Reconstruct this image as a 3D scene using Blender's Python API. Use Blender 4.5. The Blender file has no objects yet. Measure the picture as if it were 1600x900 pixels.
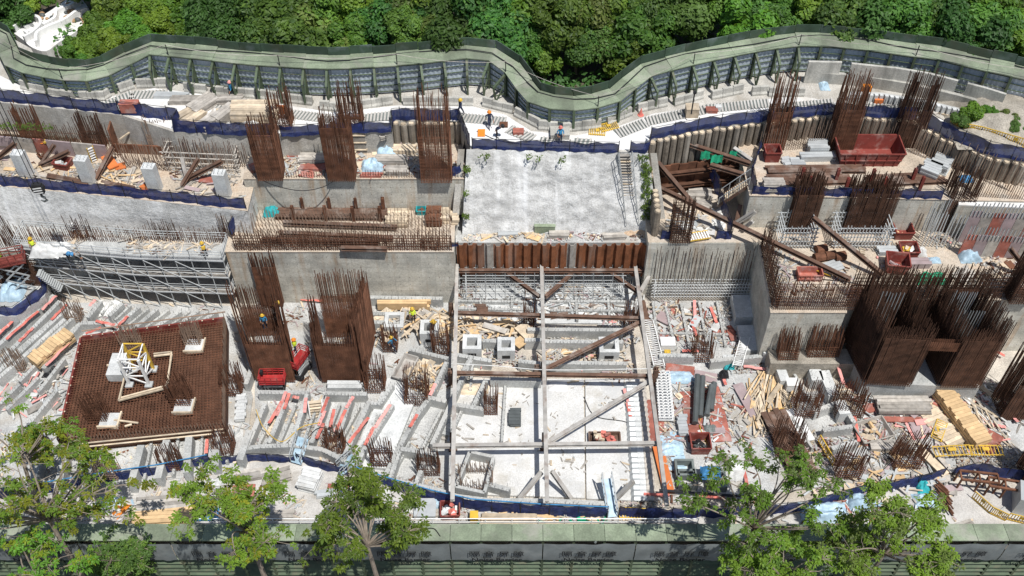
import bpy, bmesh, math, random
from mathutils import Vector, Matrix, noise
random.seed(7)
PI = math.pi
scn = bpy.context.scene
COL = scn.collection
# ---------------------------------------------------------------- camera
F_PX, PITCH, CAM_H = 1600.0, math.radians(48.4), 70.0
cd = bpy.data.cameras.new('camera'); cam = bpy.data.objects.new('camera', cd); COL.objects.link(cam)
cam.location = (0, 0, CAM_H); cam.rotation_euler = (PI/2 - PITCH, 0, 0)
cd.sensor_width = 36.0; cd.lens = 36.0 * F_PX / 1600.0; cd.clip_start = 0.5; cd.clip_end = 3000
scn.camera = cam
# ---------------------------------------------------------------- sky, sun, exposure
SUN_EL, SUN_AZ = math.radians(67), math.radians(143)   # azimuth from +Y towards +X
w = bpy.data.worlds.new('World'); scn.world = w; w.use_nodes = True
nt = w.node_tree; nt.nodes.clear()
sky = nt.nodes.new('ShaderNodeTexSky'); sky.sky_type = 'NISHITA'; sky.sun_disc = False
sky.sun_elevation = SUN_EL; sky.sun_rotation = SUN_AZ
bg = nt.nodes.new('ShaderNodeBackground'); bg.inputs[1].default_value = 0.09
wo = nt.nodes.new('ShaderNodeOutputWorld'); nt.links.new(sky.outputs[0], bg.inputs[0]); nt.links.new(bg.outputs[0], wo.inputs[0])
sl = bpy.data.lights.new('sun', 'SUN'); sl.energy = 4.9; sl.angle = math.radians(0.6); sl.color = (1.0, 0.975, 0.935)
so = bpy.data.objects.new('sun', sl); COL.objects.link(so); so.location = (40, -20, 90)
sd = Vector((math.sin(SUN_AZ)*math.cos(SUN_EL), math.cos(SUN_AZ)*math.cos(SUN_EL), math.sin(SUN_EL)))
so.rotation_euler = sd.to_track_quat('Z', 'Y').to_euler()
scn.view_settings.view_transform = 'Standard'; scn.view_settings.look = 'None'
scn.view_settings.exposure = 0.0; scn.view_settings.gamma = 1.0
scn.render.engine = 'CYCLES'
scn.cycles.max_bounces = 5; scn.cycles.diffuse_bounces = 3; scn.cycles.transparent_max_bounces = 12
# ---------------------------------------------------------------- survey: photo pixel + level -> place on the site
_c, _s = math.cos(PITCH), math.sin(PITCH)
def P(u, v, z):
    dx = (u-800)/F_PX; dy = -(v-450)/F_PX
    d = (dx, _c + dy*_s, -_s + dy*_c); t = (CAM_H - z)/-d[2]
    return Vector((d[0]*t, d[1]*t, z))
def PL(pts, z): return [P(a[0], a[1], a[2] if len(a) > 2 else z) for a in pts]
def pxm(u, v, z):
    p = P(u, v, z); f = p.y*_c - (z-CAM_H)*_s
    return F_PX/f                                # pixels per metre there
# ---------------------------------------------------------------- materials
MT = {}
def mat(name, col, rough=.85, var=.18, scale=.8, metal=0., stain=None, stain_amt=.5, stain_scale=.35, streak=False, stain2=None, bump=0., rnd=.12, fine=0., spec=.3, alpha=None, joints=None):
    m = bpy.data.materials.new(name); m.use_nodes = True; n = m.node_tree.nodes; L = m.node_tree.links
    b = n['Principled BSDF']; b.inputs['Roughness'].default_value = rough; b.inputs['Metallic'].default_value = metal
    b.inputs['Specular IOR Level'].default_value = spec
    geo = n.new('ShaderNodeNewGeometry')
    def noi(sc, det=4., vec=None):
        t = n.new('ShaderNodeTexNoise'); t.inputs['Scale'].default_value = sc; t.inputs['Detail'].default_value = det
        t.inputs['Roughness'].default_value = .6
        L.new(vec or geo.outputs['Position'], t.inputs['Vector']); return t.outputs['Fac']
    def ramp(f, a, bb):
        r = n.new('ShaderNodeMapRange'); r.inputs[1].default_value = a; r.inputs[2].default_value = bb
        L.new(f, r.inputs[0]); return r.outputs[0]
    def mix(f, a, bb, mode='MIX'):
        x = n.new('ShaderNodeMix'); x.data_type = 'RGBA'; x.blend_type = mode
        if isinstance(f, float): x.inputs[0].default_value = f
        else: L.new(f, x.inputs[0])
        for s, k in ((a, 6), (bb, 7)):
            if isinstance(s, tuple): x.inputs[k].default_value = (*s, 1)
            else: L.new(s, x.inputs[k])
        return x.outputs[2]
    lo = tuple(c*(1-var) for c in col); hi = tuple(min(.92, c*(1+var)) for c in col)
    out = mix(ramp(noi(scale, 5.), .3, .7), lo, hi)
    if fine: out = mix(fine, out, mix(ramp(noi(9., 3.), .35, .65), (.25,)*3, (.75,)*3), 'OVERLAY')
    if stain:
        vec = None
        if streak:
            mp = n.new('ShaderNodeMapping'); mp.inputs['Scale'].default_value = (1, .12, .1)
            L.new(geo.outputs['Position'], mp.inputs[0]); vec = mp.outputs[0]
        f = ramp(noi(stain_scale, 6., vec), .52, .72)
        mu = n.new('ShaderNodeMath'); mu.operation = 'MULTIPLY'; mu.inputs[1].default_value = stain_amt; L.new(f, mu.inputs[0])
        out = mix(mu.outputs[0], out, stain)
    if stain2:                                      # damp dark blotches
        f2 = ramp(noi(.28, 6.), .5, .66); mu2 = n.new('ShaderNodeMath'); mu2.operation = 'MULTIPLY'; mu2.inputs[1].default_value = stain2[1]; L.new(f2, mu2.inputs[0])
        out = mix(mu2.outputs[0], out, stain2[0])
    if joints:                                     # faint board and pour marks of the shuttering
        bt = n.new('ShaderNodeTexBrick'); bt.inputs['Scale'].default_value = joints
        bt.inputs['Color1'].default_value = (.38,)*3+(1,); bt.inputs['Color2'].default_value = (.62,)*3+(1,); bt.inputs['Mortar'].default_value = (.3,)*3+(1,)
        bt.inputs['Mortar Size'].default_value = .012; bt.offset = 0.0
        cx = n.new('ShaderNodeSeparateXYZ'); L.new(geo.outputs['Position'], cx.inputs[0])
        ad = n.new('ShaderNodeMath'); L.new(cx.outputs[0], ad.inputs[0]); L.new(cx.outputs[1], ad.inputs[1])
        cc = n.new('ShaderNodeCombineXYZ'); L.new(ad.outputs[0], cc.inputs[0]); L.new(cx.outputs[2], cc.inputs[1])
        L.new(cc.outputs[0], bt.inputs['Vector']); out = mix(.36, out, bt.outputs['Color'], 'OVERLAY')
        vo = n.new('ShaderNodeTexVoronoi'); vo.voronoi_dimensions = '2D'; vo.inputs['Scale'].default_value = 1.15; vo.inputs['Randomness'].default_value = .0; L.new(cc.outputs[0], vo.inputs['Vector'])
        out = mix(ramp(vo.outputs['Distance'], .065, .03), out, (.15,.145,.13))     # tie holes
    if rnd:
        oi = n.new('ShaderNodeObjectInfo'); rr = n.new('ShaderNodeMapRange'); rr.inputs[3].default_value = 1-rnd; rr.inputs[4].default_value = 1+rnd
        L.new(oi.outputs['Random'], rr.inputs[0]); hs = n.new('ShaderNodeHueSaturation'); L.new(rr.outputs[0], hs.inputs['Value']); L.new(out, hs.inputs['Color']); out = hs.outputs[0]
    L.new(out, b.inputs['Base Color'])
    if bump:
        bp = n.new('ShaderNodeBump'); bp.inputs['Distance'].default_value = bump; bp.inputs['Strength'].default_value = .8
        L.new(noi(scale*2.5, 6.), bp.inputs['Height']); L.new(bp.outputs[0], b.inputs['Normal'])
    if alpha is not None: b.inputs['Alpha'].default_value = alpha
    MT[name] = m; return m
RUSTSTAIN = (.28, .15, .06)
mat('concrete', (.41,.415,.4), stain=(.2,.21,.2), stain_amt=.6, stain_scale=.6, stain2=((.52,.5,.46), .5), rnd=.1, fine=.4)
mat('wall_concrete', (.53,.51,.445), var=.22, scale=.6, stain=(.36,.2,.08), stain_amt=.7, stain_scale=1.3, streak=True, stain2=((.3,.3,.27), .55), joints=.42, rnd=.04, fine=.35)
mat('pale_concrete', (.55,.56,.55), stain=(.3,.31,.31), stain_amt=.45, stain_scale=.6, rnd=.08, fine=.3)
mat('white_floor', (.45,.45,.435), var=.28, scale=.35, stain=(.33,.28,.21), stain_amt=.7, stain_scale=.3, stain2=((.36,.37,.37), .6), rnd=.03, fine=.45, bump=.01)
mat('bright_floor', (.585,.58,.56), var=.14, scale=.35, stain=(.36,.33,.27), stain_amt=.65, stain_scale=.5, stain2=((.46,.465,.46), .7), rnd=.03, fine=.35)
mat('tan_deck', (.48,.405,.32), var=.24, scale=.5, stain=(.36,.22,.12), stain_amt=.6, stain_scale=.5, stain2=((.6,.56,.5), .5), rnd=.03, fine=.45)
mat('pit_soil', (.5,.455,.39), var=.3, scale=.5, stain=(.3,.24,.17), stain_amt=.7, stain_scale=.3, rnd=0, fine=.5, bump=.04)
mat('road_white', (.7,.695,.68), var=.1, scale=.4, stain=(.48,.44,.38), stain_amt=.65, stain_scale=.35, stain2=((.56,.55,.53), .6), rnd=0, fine=.25)
mat('walkway', (.47,.45,.42), var=.2, scale=.4, stain=(.28,.25,.21), stain_amt=.7, stain_scale=.5, stain2=((.56,.55,.52), .6), rnd=0, fine=.3)
mat('pile_earth', (.2,.17,.135), var=.4, scale=1., stain=(.42,.39,.34), stain_amt=.6, stain_scale=.9, streak=True, rnd=.25, fine=.4)
mat('shotcrete', (.6,.595,.575), var=.24, scale=1.1, stain=(.86,.86,.85), stain_amt=.9, stain_scale=1.1, streak=True, stain2=((.4,.395,.375), .7), rnd=0, fine=.55, bump=.1)
mat('old_block', (.42,.41,.37), stain=(.14,.14,.125), stain_amt=.7, stain_scale=.9, streak=True, rnd=.12, fine=.35)
mat('soil', (.1,.085,.06), var=.4, scale=.8, stain=(.04,.05,.02), stain_amt=.7, stain_scale=.6, rnd=0, fine=.5, bump=.05)
mat('bank_earth', (.33,.3,.25), var=.35, scale=.7, stain=(.16,.14,.11), stain_amt=.7, stain_scale=.5, rnd=0, fine=.5, bump=.08)
mat('bank_face', (.45,.43,.39), var=.25, scale=.6, stain=(.24,.2,.15), stain_amt=.7, stain_scale=.8, streak=True, stain2=((.3,.27,.22), .6), rnd=0, fine=.45, bump=.05)
mat('sand', (.52,.38,.26), var=.2, scale=1.2, fine=.4, bump=.05)
mat('rust', (.135,.06,.034), var=.5, scale=1.2, rough=.9, rnd=.2)
mat('rust_dark', (.085,.042,.026), var=.5, scale=1.2, rough=.9, rnd=.2)
mat('rust_pale', (.27,.19,.14), var=.35, scale=1.5, rough=.9, rnd=.1)
mat('grey_bar', (.32,.31,.29), var=.2, scale=2., rough=.7)
mat('pile_rust', (.2,.075,.033), var=.4, scale=1.1, rough=.8, stain=(.4,.36,.31), stain_amt=.5, stain_scale=.8, streak=True, rnd=.16)
mat('beam_brown', (.13,.075,.052), var=.35, scale=1.2, rough=.7, stain=(.38,.34,.3), stain_amt=.6, stain_scale=.7)
mat('beam_pale', (.4,.38,.35), var=.25, scale=1.2, rough=.75, stain=(.17,.1,.07), stain_amt=.7, stain_scale=.8)
mat('red_steel', (.2,.045,.035), var=.25, scale=1.2, rough=.6, stain=(.4,.3,.26), stain_amt=.55, stain_scale=1.1)
mat('galv', (.5,.52,.52), var=.12, scale=1.5, rough=.5, metal=.25)
mat('dark_pipe', (.09,.1,.1), var=.2, scale=1.2, rough=.45)
mat('timber', (.6,.42,.23), var=.16, scale=2., rnd=.14)
mat('timber_pale', (.56,.46,.335), var=.25, scale=2., stain=(.4,.37,.33), stain_amt=.5, stain_scale=1.2, rnd=.28)
mat('timber_grey', (.37,.34,.3), var=.3, scale=2., stain=(.52,.5,.47), stain_amt=.5, stain_scale=1.2, rnd=.28)
mat('ply_red', (.33,.115,.085), var=.3, scale=1.4, stain=(.45,.38,.36), stain_amt=.75, stain_scale=.9, rnd=.22)
mat('ply_mauve', (.38,.3,.3), var=.2, scale=1.4, stain=(.22,.13,.12), stain_amt=.5, stain_scale=.7, rnd=.15)
mat('orange_ply', (.58,.17,.05), var=.15, scale=1.2)
mat('red_plastic', (.6,.17,.135), var=.25, scale=1.5, rough=.5, stain=(.6,.42,.38), stain_amt=.6, stain_scale=1.4, rnd=.2)
mat('pink_tape', (.72,.32,.29), var=.15, scale=1., rough=.6, rnd=.15)
mat('blue_net', (.017,.028,.11), var=.5, scale=2.2, rough=.7, stain=(.07,.1,.22), stain_amt=.5, stain_scale=1.4, rnd=.15, alpha=.94)
mat('blue_edge', (.06,.22,.42), var=.3, scale=2., rough=.5)
mat('tarp_blue', (.38,.52,.62), var=.25, scale=1.6, rough=.5, stain=(.6,.66,.7), stain_amt=.6, stain_scale=1.6, rnd=.15)
mat('tarp_grey', (.16,.18,.17), var=.25, scale=1.2, rough=.6)
mat('sack_white', (.62,.62,.6), var=.2, scale=1.6, rough=.6, stain=(.4,.37,.32), stain_amt=.5, stain_scale=1.5, rnd=.15)
mat('green_net', (.03,.42,.22), var=.3, scale=2., rough=.6)
mat('hoard_green', (.05,.08,.055), var=.3, scale=.7, rough=.55, stain=(.2,.23,.24), stain_amt=.5, stain_scale=.6, stain2=((.09,.08,.05), .5), rnd=.2)
mat('frame_green', (.085,.115,.07), var=.25, scale=1., rough=.6, stain=(.2,.15,.1), stain_amt=.4, stain_scale=1.2)
mat('roof_green', (.21,.25,.172), var=.22, scale=.7, rough=.75, stain=(.31,.29,.26), stain_amt=.8, stain_scale=.45, stain2=((.12,.13,.1), .6), rnd=.22, fine=.3)
mat('sheet_grey', (.46,.52,.58), var=.16, scale=.8, rough=.45, metal=.1, stain=(.32,.35,.36), stain_amt=.6, stain_scale=.6, rnd=.16)
mat('banner_grey', (.19,.21,.212), var=.2, scale=.8, rough=.6, stain=(.3,.31,.3), stain_amt=.5, stain_scale=.9, rnd=.1)
mat('ink', (.015,.016,.018), var=.1, rnd=0)
mat('yellow', (.62,.4,.05), var=.2, scale=2., rough=.55, stain=(.35,.25,.12), stain_amt=.5, stain_scale=1.5, rnd=.12)
mat('lime', (.4,.62,.03), var=.1, scale=2., rough=.5)
mat('orange', (.75,.24,.03), var=.1, scale=2., rough=.5)
mat('white_paint', (.78,.78,.76), var=.06, scale=2., rough=.5)
mat('black', (.02,.02,.022), var=.2, rough=.6)
mat('teal', (.03,.3,.32), var=.2, scale=2.)
mat('lift_red', (.36,.03,.03), var=.25, scale=2., rough=.5, stain=(.3,.2,.17), stain_amt=.5, stain_scale=1.5)
mat('skin', (.34,.19,.12), var=.08, rnd=0)
mat('navy_cloth', (.03,.04,.075), var=.2, scale=4.)
mat('blue_cloth', (.05,.25,.45), var=.15, scale=4.)
mat('grey_cloth', (.3,.3,.29), var=.2, scale=4.)
mat('hivis', (.6,.72,.05), var=.1, scale=4.)
mat('bark', (.24,.2,.16), var=.3, scale=3., bump=.02)
mat('rock_brown', (.36,.23,.13), var=.3, scale=2., rnd=.25)
def leafmat(name, a, b, trans=.3):
    m = mat(name, a, rough=.55, var=.4, scale=.45, spec=.35, rnd=.28); n = m.node_tree.nodes; L = m.node_tree.links
    hs = [x for x in n if x.type == 'HUE_SAT'][0]; oi = [x for x in n if x.type == 'OBJECT_INFO'][0]
    ml = n.new('ShaderNodeMath'); ml.operation = 'MULTIPLY'; ml.inputs[1].default_value = 7.31; L.new(oi.outputs['Random'], ml.inputs[0])
    fr = n.new('ShaderNodeMath'); fr.operation = 'FRACT'; L.new(ml.outputs[0], fr.inputs[0])
    mr = n.new('ShaderNodeMapRange'); mr.inputs[3].default_value = .465; mr.inputs[4].default_value = .52; L.new(fr.outputs[0], mr.inputs[0]); L.new(mr.outputs[0], hs.inputs['Hue'])
    bs = n['Principled BSDF']; tr = n.new('ShaderNodeBsdfTranslucent'); tr.inputs[0].default_value = (*b, 1)
    ms = n.new('ShaderNodeMixShader'); ms.inputs[0].default_value = trans
    L.new(bs.outputs[0], ms.inputs[1]); L.new(tr.outputs[0], ms.inputs[2]); L.new(ms.outputs[0], n['Material Output'].inputs[0])
leafmat('leaf_mid', (.09,.19,.03), (.24,.41,.045))
leafmat('leaf_dark', (.056,.132,.028), (.15,.3,.045))
leafmat('leaf_lime', (.12,.235,.025), (.3,.46,.04))
leafmat('leaf_olive', (.1,.155,.036), (.24,.33,.05))
leafmat('leaf_near', (.122,.232,.026), (.33,.5,.04))
leafmat('leaf_gold', (.2,.24,.02), (.4,.42,.03))
leafmat('grass', (.11,.17,.03), (.2,.28,.04))
# ---------------------------------------------------------------- mesh builder
class MB:
    def __init__(s): s.v = []; s.f = []; s.m = []; s.cm = 0
    def add(s, vs, fs):
        o = len(s.v); s.v += [tuple(x) for x in vs]; s.f += [tuple(i+o for i in f) for f in fs]; s.m += [s.cm]*len(fs); return s
    def frame(s, o, X, Y, Z, sx, sy, sz):      # box from corner-centre o (base centre), axes scaled
        o = Vector(o); vs = [o + X*(a*sx/2) + Y*(b*sy/2) + Z*(c*sz) for c in (0, 1) for a, b in ((-1,-1),(1,-1),(1,1),(-1,1))]
        return s.add(vs, [(3,2,1,0),(4,5,6,7),(0,1,5,4),(1,2,6,5),(2,3,7,6),(3,0,4,7)])
    def box(s, c, size, rz=0., tilt=None):     # c = centre of base
        R = Matrix.Rotation(rz, 3, 'Z')
        if tilt: R = R @ Matrix.Rotation(tilt[0], 3, 'X') @ Matrix.Rotation(tilt[1], 3, 'Y')
        return s.frame(c, R @ Vector((1,0,0)), R @ Vector((0,1,0)), R @ Vector((0,0,1)), *size)
    def beam(s, a, b, wd, h, up=(0,0,1)):       # rectangular bar, a-b on its centre line
        a = Vector(a); b = Vector(b); d = b-a; l = d.length
        if l < 1e-5: return s
        d /= l; U = Vector(up)
        if abs(d.dot(U)) > .97: U = Vector((0,1,0))
        S = d.cross(U).normalized(); U = S.cross(d)
        vs = [p + S*(i*wd/2) + U*(j*h/2) for p in (a, b) for i, j in ((-1,-1),(1,-1),(1,1),(-1,1))]
        return s.add(vs, [(3,2,1,0),(4,5,6,7),(0,1,5,4),(1,2,6,5),(2,3,7,6),(3,0,4,7)])
    def hbeam(s, a, b, wd=.4, h=.4, t=.06, up=(0,0,1)):   # rolled H section
        a = Vector(a); b = Vector(b); d = (b-a).normalized(); U = Vector(up)
        if abs(d.dot(U)) > .97: U = Vector((0,1,0))
        S = d.cross(U).normalized(); U = S.cross(d)
        for k in (-1, 1): s.beam(a+U*(k*(h-t)/2), b+U*(k*(h-t)/2), wd, t, U)
        return s.beam(a, b, t, h-2*t, U)
    def bar(s, a, b, r, n=4):                   # thin bar without caps
        a = Vector(a); b = Vector(b); d = (b-a)
        if d.length < 1e-5: return s
        d.normalize(); U = Vector((0,0,1)) if abs(d.z) < .9 else Vector((1,0,0))
        S = d.cross(U).normalized(); U = S.cross(d)
        vs = [p + S*(r*math.cos(2*PI*(k+.5)/n)) + U*(r*math.sin(2*PI*(k+.5)/n)) for p in (a, b) for k in range(n)]
        return s.add(vs, [(k, (k+1) % n, n+(k+1) % n, n+k) for k in range(n)])
    def tube(s, pts, r, n=6, caps=True):
        pts = [Vector(p) for p in pts]; R = r if isinstance(r, (list, tuple)) else [r]*len(pts); vs = []
        for i, p in enumerate(pts):
            d = (pts[min(i+1, len(pts)-1)] - pts[max(i-1, 0)]).normalized(); U = Vector((0,0,1)) if abs(d.z) < .9 else Vector((1,0,0))
            S = d.cross(U).normalized(); U = S.cross(d)
            vs += [p + S*(R[i]*math.cos(2*PI*k/n)) + U*(R[i]*math.sin(2*PI*k/n)) for k in range(n)]
        fs = [(i*n+k, i*n+(k+1) % n, (i+1)*n+(k+1) % n, (i+1)*n+k) for i in range(len(pts)-1) for k in range(n)]
        if caps: fs += [tuple(range(n-1, -1, -1)), tuple(range((len(pts)-1)*n, len(pts)*n))]
        return s.add(vs, fs)
    def prism(s, poly, z0, z1):                 # poly list of (x,y..), vertical sides
        n = len(poly); A = sum(poly[i][0]*poly[(i+1) % n][1]-poly[(i+1) % n][0]*poly[i][1] for i in range(n))
        if A < 0: poly = poly[::-1]
        zt = z1 if callable(z1) else (lambda p: z1)
        vs = [(p[0], p[1], z0) for p in poly] + [(p[0], p[1], zt(p)) for p in poly]
        return s.add(vs, [tuple(range(n-1, -1, -1)), tuple(range(n, 2*n))] + [(i, (i+1) % n, n+(i+1) % n, n+i) for i in range(n)])
    def sheet(s, rows):                         # grid of points
        n = len(rows[0]); vs = [p for r in rows for p in r]
        return s.add(vs, [(i*n+j, i*n+j+1, (i+1)*n+j+1, (i+1)*n+j) for i in range(len(rows)-1) for j in range(n-1)])
    def ell(s, c, rx, ry, rz, nu=8, nv=6):
        vs = [(c[0], c[1], c[2]-rz)]
        for i in range(1, nv):
            t = -PI/2 + PI*i/nv
            vs += [(c[0]+rx*math.cos(t)*math.cos(2*PI*k/nu), c[1]+ry*math.cos(t)*math.sin(2*PI*k/nu), c[2]+rz*math.sin(t)) for k in range(nu)]
        vs.append((c[0], c[1], c[2]+rz)); fs = [(0, 1+(k+1) % nu, 1+k) for k in range(nu)]
        for i in range(nv-2): fs += [(1+i*nu+k, 1+i*nu+(k+1) % nu, 1+(i+1)*nu+(k+1) % nu, 1+(i+1)*nu+k) for k in range(nu)]
        e = len(vs)-1; fs += [(e, 1+(nv-2)*nu+k, 1+(nv-2)*nu+(k+1) % nu) for k in range(nu)]
        return s.add(vs, fs)
    def mesh(s, name, mats, off=(0,0,0), smooth=False):
        me = bpy.data.meshes.new(name); ox, oy, oz = off
        me.from_pydata([(x-ox, y-oy, z-oz) for x, y, z in s.v], [], s.f)
        for m in (mats if isinstance(mats, (list, tuple)) else [mats]): me.materials.append(MT[m])
        if len(me.materials) > 1: me.polygons.foreach_set('material_index', s.m)
        if smooth: me.polygons.foreach_set('use_smooth', [True]*len(me.polygons))
        me.update(); return me
    def build(s, name, mats, parent=None, smooth=False, kind=None, label=None):
        off = (0,0,0); q = parent
        o = Vector((0,0,0))
        while q is not None: o += q.location; q = q.parent
        ob = bpy.data.objects.new(name, s.mesh(name, mats, o, smooth)); COL.objects.link(ob); ob.parent = parent
        if kind: ob['kind'] = kind
        if label: ob['label'] = label
        return ob
def tag(o, label=None, cat=None, group=None, kind=None):
    for k, x in (('label', label), ('category', cat), ('group', group), ('kind', kind)):
        if x: o[k] = x
    if cat and not kind: o['kind'] = 'thing'
    return o
def thing(name, label, cat, loc=(0,0,0), group=None, rz=0.):
    o = bpy.data.objects.new(name, None); COL.objects.link(o); o.location = loc; o.rotation_euler = (0,0,rz); o.empty_display_size = .3
    return tag(o, label, cat, group)
def one(mb, name, mats, label, cat, group=None, smooth=False, loc=None):   # a thing that is one mesh
    if loc is None:
        n = len(mb.v); loc = (sum(p[0] for p in mb.v)/n, sum(p[1] for p in mb.v)/n, min(p[2] for p in mb.v))
    ob = bpy.data.objects.new(name, mb.mesh(name, mats, loc, smooth)); COL.objects.link(ob); ob.location = loc
    return tag(ob, label, cat, group)
def struct(mb, name, mats, label=None, smooth=False): return tag(mb.build(name, mats, None, smooth), label, None, None, 'structure')
def copy_tree(o, loc=None, rz=None, label=None, parent=None):
    c = o.copy(); COL.objects.link(c); c.parent = parent
    if loc is not None: c.location = loc
    if rz is not None: c.rotation_euler = (0, 0, rz)
    if label: c['label'] = label
    for ch in o.children: copy_tree(ch, parent=c)
    return c
_ON = ['first','second','third','fourth','fifth','sixth','seventh','eighth','ninth','tenth','eleventh','twelfth','thirteenth','fourteenth','fifteenth','sixteenth','seventeenth','eighteenth','nineteenth']
_TN = {2:'twenty',3:'thirty',4:'forty',5:'fifty',6:'sixty'}
def nth(i):                                     # 0 -> first
    k = i+1
    if k < 20: return _ON[k-1]
    t, u = divmod(k, 10); return (_TN[t][:-1]+'ieth') if u == 0 else _TN[t]+'-'+_ON[u-1]
R = random.uniform
def jit(a): return R(-a, a)
def along(pts, step):                           # resample a polyline
    pts = [Vector(p) for p in pts]; L = [0]
    for a, b in zip(pts, pts[1:]): L.append(L[-1]+(b-a).length)
    n = max(1, round(L[-1]/step)); out = []; j = 0
    for i in range(n+1):
        d = L[-1]*i/n
        while j < len(L)-2 and L[j+1] < d: j += 1
        out.append(pts[j].lerp(pts[j+1], (d-L[j])/max(1e-6, L[j+1]-L[j])))
    return out
def smooth_line(pts, n=4):                      # Catmull-Rom through the points
    pts = [Vector(p) for p in pts]; q = [pts[0]*2-pts[1]] + pts + [pts[-1]*2-pts[-2]]; out = []
    for i in range(1, len(q)-2):
        for k in range(n):
            t = k/n; a, b, c, d = q[i-1:i+3]
            out.append(.5*((2*b)+(c-a)*t+(2*a-5*b+4*c-d)*t*t+(3*b-a-3*c+d)*t**3))
    return out+[pts[-1]]
def normals(pts):                               # horizontal, to the left of travel
    out = []
    for i in range(len(pts)):
        d = pts[min(i+1, len(pts)-1)]-pts[max(i-1, 0)]; out.append(Vector((-d.y, d.x, 0)).normalized())
    return out
ROAD, L2, L1, LD = 13.0, 10.6, 6.8, 9.6
# ================================================================ the setting
def fbm(x, y, s=.1): return noise.fractal(Vector((x*s, y*s, 3.1)), 1.0, 2.0, 4)
g = MB(); g.sheet([[Vector((-1500,-1200,-9)), Vector((1500,-1200,-9))], [Vector((-1500,1600,-9)), Vector((1500,1600,-9))]])
struct(g, 'ground', 'soil', 'dark leafy ground below the near barrier')
hs = MB(); rows = []
ys = [70+i*1.6 for i in range(40)] + [140, 170, 220, 300, 450, 800]
xs = [-700,-400,-220,-140] + [-90+i*2.5 for i in range(73)] + [140,220,400,700]
for y in ys: rows.append([Vector((x, y, 9.6 + max(0, y-96)*.32 + .7*fbm(x, y) + (.9*noise.noise(Vector((x*.2, y*.2, 0)))))) for x in xs])
hs.sheet(rows); struct(hs, 'hillside', 'soil', 'shaded forest floor behind the far hoarding', True)
sg = MB(); sg.prism([(-110,36.9),(110,36.9),(110,80),(-110,80)], -9.1, 0); struct(sg, 'site_ground', 'pit_soil', 'sandy floor of the excavation')
# far embankment that carries the haul road
EDGE = [(-80,152),(0,160),(190,180),(272,206),(430,212),(520,207),(612,205),(612,188),(718,188),(735,233),(1012,238),(1015,217),(1120,197),(1200,188),(1290,178),(1430,185),(1480,215),(1540,240),(1600,252),(1680,262)]
edge = PL(EDGE, ROAD)
TOPE = [(-60,48),(-14,58),(8,97),(20,106),(50,114),(95,122),(118,124),(148,122),(188,107),(220,86),(232,82),(275,86),(325,91),(400,99),(512,105),(600,101),(662,96),(732,88),(765,92),(800,120),(815,148),(842,163),(885,170),(930,166),(970,154),(1012,118),(1050,107),(1112,92),(1200,75),(1262,69),(1350,75),(1412,84),(1475,92),(1525,105),(1600,121),(1660,136)]
BZ0, BZ1 = ROAD+.55, ROAD+3.6
def wall_h(u):                                  # the barrier is lower at its two bends
    K = [(-60,1.75),(185,1.75),(250,2.85),(760,2.85),(815,1.95),(960,1.95),(1030,2.7),(1660,2.7)]
    for (a, ha), (c, hc) in zip(K, K[1:]):
        if u <= c: return ha+(hc-ha)*max(0, (u-a)/(c-a))
    return 2.7
bline = along(smooth_line([P(u, v, ROAD+.35+wall_h(u)) for u, v in TOPE], 5), 2.05)
bnorm = normals(bline)                          # towards the forest
back = [p+n*2.7 for p, n in zip(bline, bnorm)]
eb = MB(); eb.prism([(-95, edge[0].y)] + [(p.x, p.y) for p in edge] + [(95, edge[-1].y-2), (95, back[-1].y-1)] + [(p.x, p.y) for p in back[::-1]] + [(-95, back[0].y+2)], -1, ROAD)
struct(eb, 'embankment', 'bank_face', 'earth bank that carries the far haul road')
RB = [(-70,120),(0,118),(60,148),(120,160),(190,148),(240,138),(400,157),(520,176),(620,165),(720,162),(790,180),(830,205),(900,212),(960,200),(1020,178),(1120,163),(1250,150),(1330,165),(1420,178),(1470,186),(1520,212),(1600,228),(1680,240)]
rb = PL(RB, ROAD); rf = [p+Vector((0,.25,0)) for p in edge]
rd = MB(); rd.prism([(p.x, p.y) for p in rf] + [(p.x, p.y) for p in rb[::-1]], ROAD-.3, ROAD+.02); struct(rd, 'haul_road', 'road_white', 'bright white concrete haul road below the far hoarding')
# platforms (solid concrete steps of the excavation)
def podium(name, label, px, z, z0, deckmat, backY=None, cat='podium', wallmat='wall_concrete'):
    pts = [P(a[0], a[1], a[2] if len(a) > 2 else z) for a in px]
    poly = [(p.x, p.y) for p in pts] + ([(pts[-1].x, backY), (pts[0].x, backY)] if backY else [])
    t = thing(name, label, cat, (pts[0].x, pts[0].y, z0))
    m = MB(); m.prism(poly, z0, z-.06); m.build('wall', wallmat, t)
    cx = sum(p[0] for p in poly)/len(poly); cy = sum(p[1] for p in poly)/len(poly)
    m = MB(); m.prism([(x+.06*(-1 if x < cx else 1), y+.05*(-1 if y < cy else 1)) for x, y in poly], z-.06, z); m.build('deck', deckmat, t); return t
podium('concrete_podium', 'tall grey concrete podium with rust streaks, left of the shotcrete slope, upper step', [(380,279),(724,279)], L2, L1-.5, 'tan_deck', 75)
podium('concrete_podium', 'lower grey concrete podium holding brown steel beams, left of the sheet piles', [(352,393),(356,393),(708,393)], L1, -.2, 'tan_deck', 69)
podium('concrete_podium', 'concrete podium carrying the long red skip on the right', [(1172,305),(1500,312),(1700,316)], L2, L1-.5, 'tan_deck', 76)
podium('concrete_podium', 'lower right podium deck with rust bars around the tall core', [(1014,379),(1186,379),(1205,488),(1322,488),(1322,468),(1660,468)], L1, -.2, 'tan_deck', 70.5)
podium('concrete_podium', 'long tan deck with white column stubs at the far left', [(-90,278),(0,290),(200,309),(386,329)], LD, 3., 'tan_deck', 74, wallmat='shotcrete')
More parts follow.
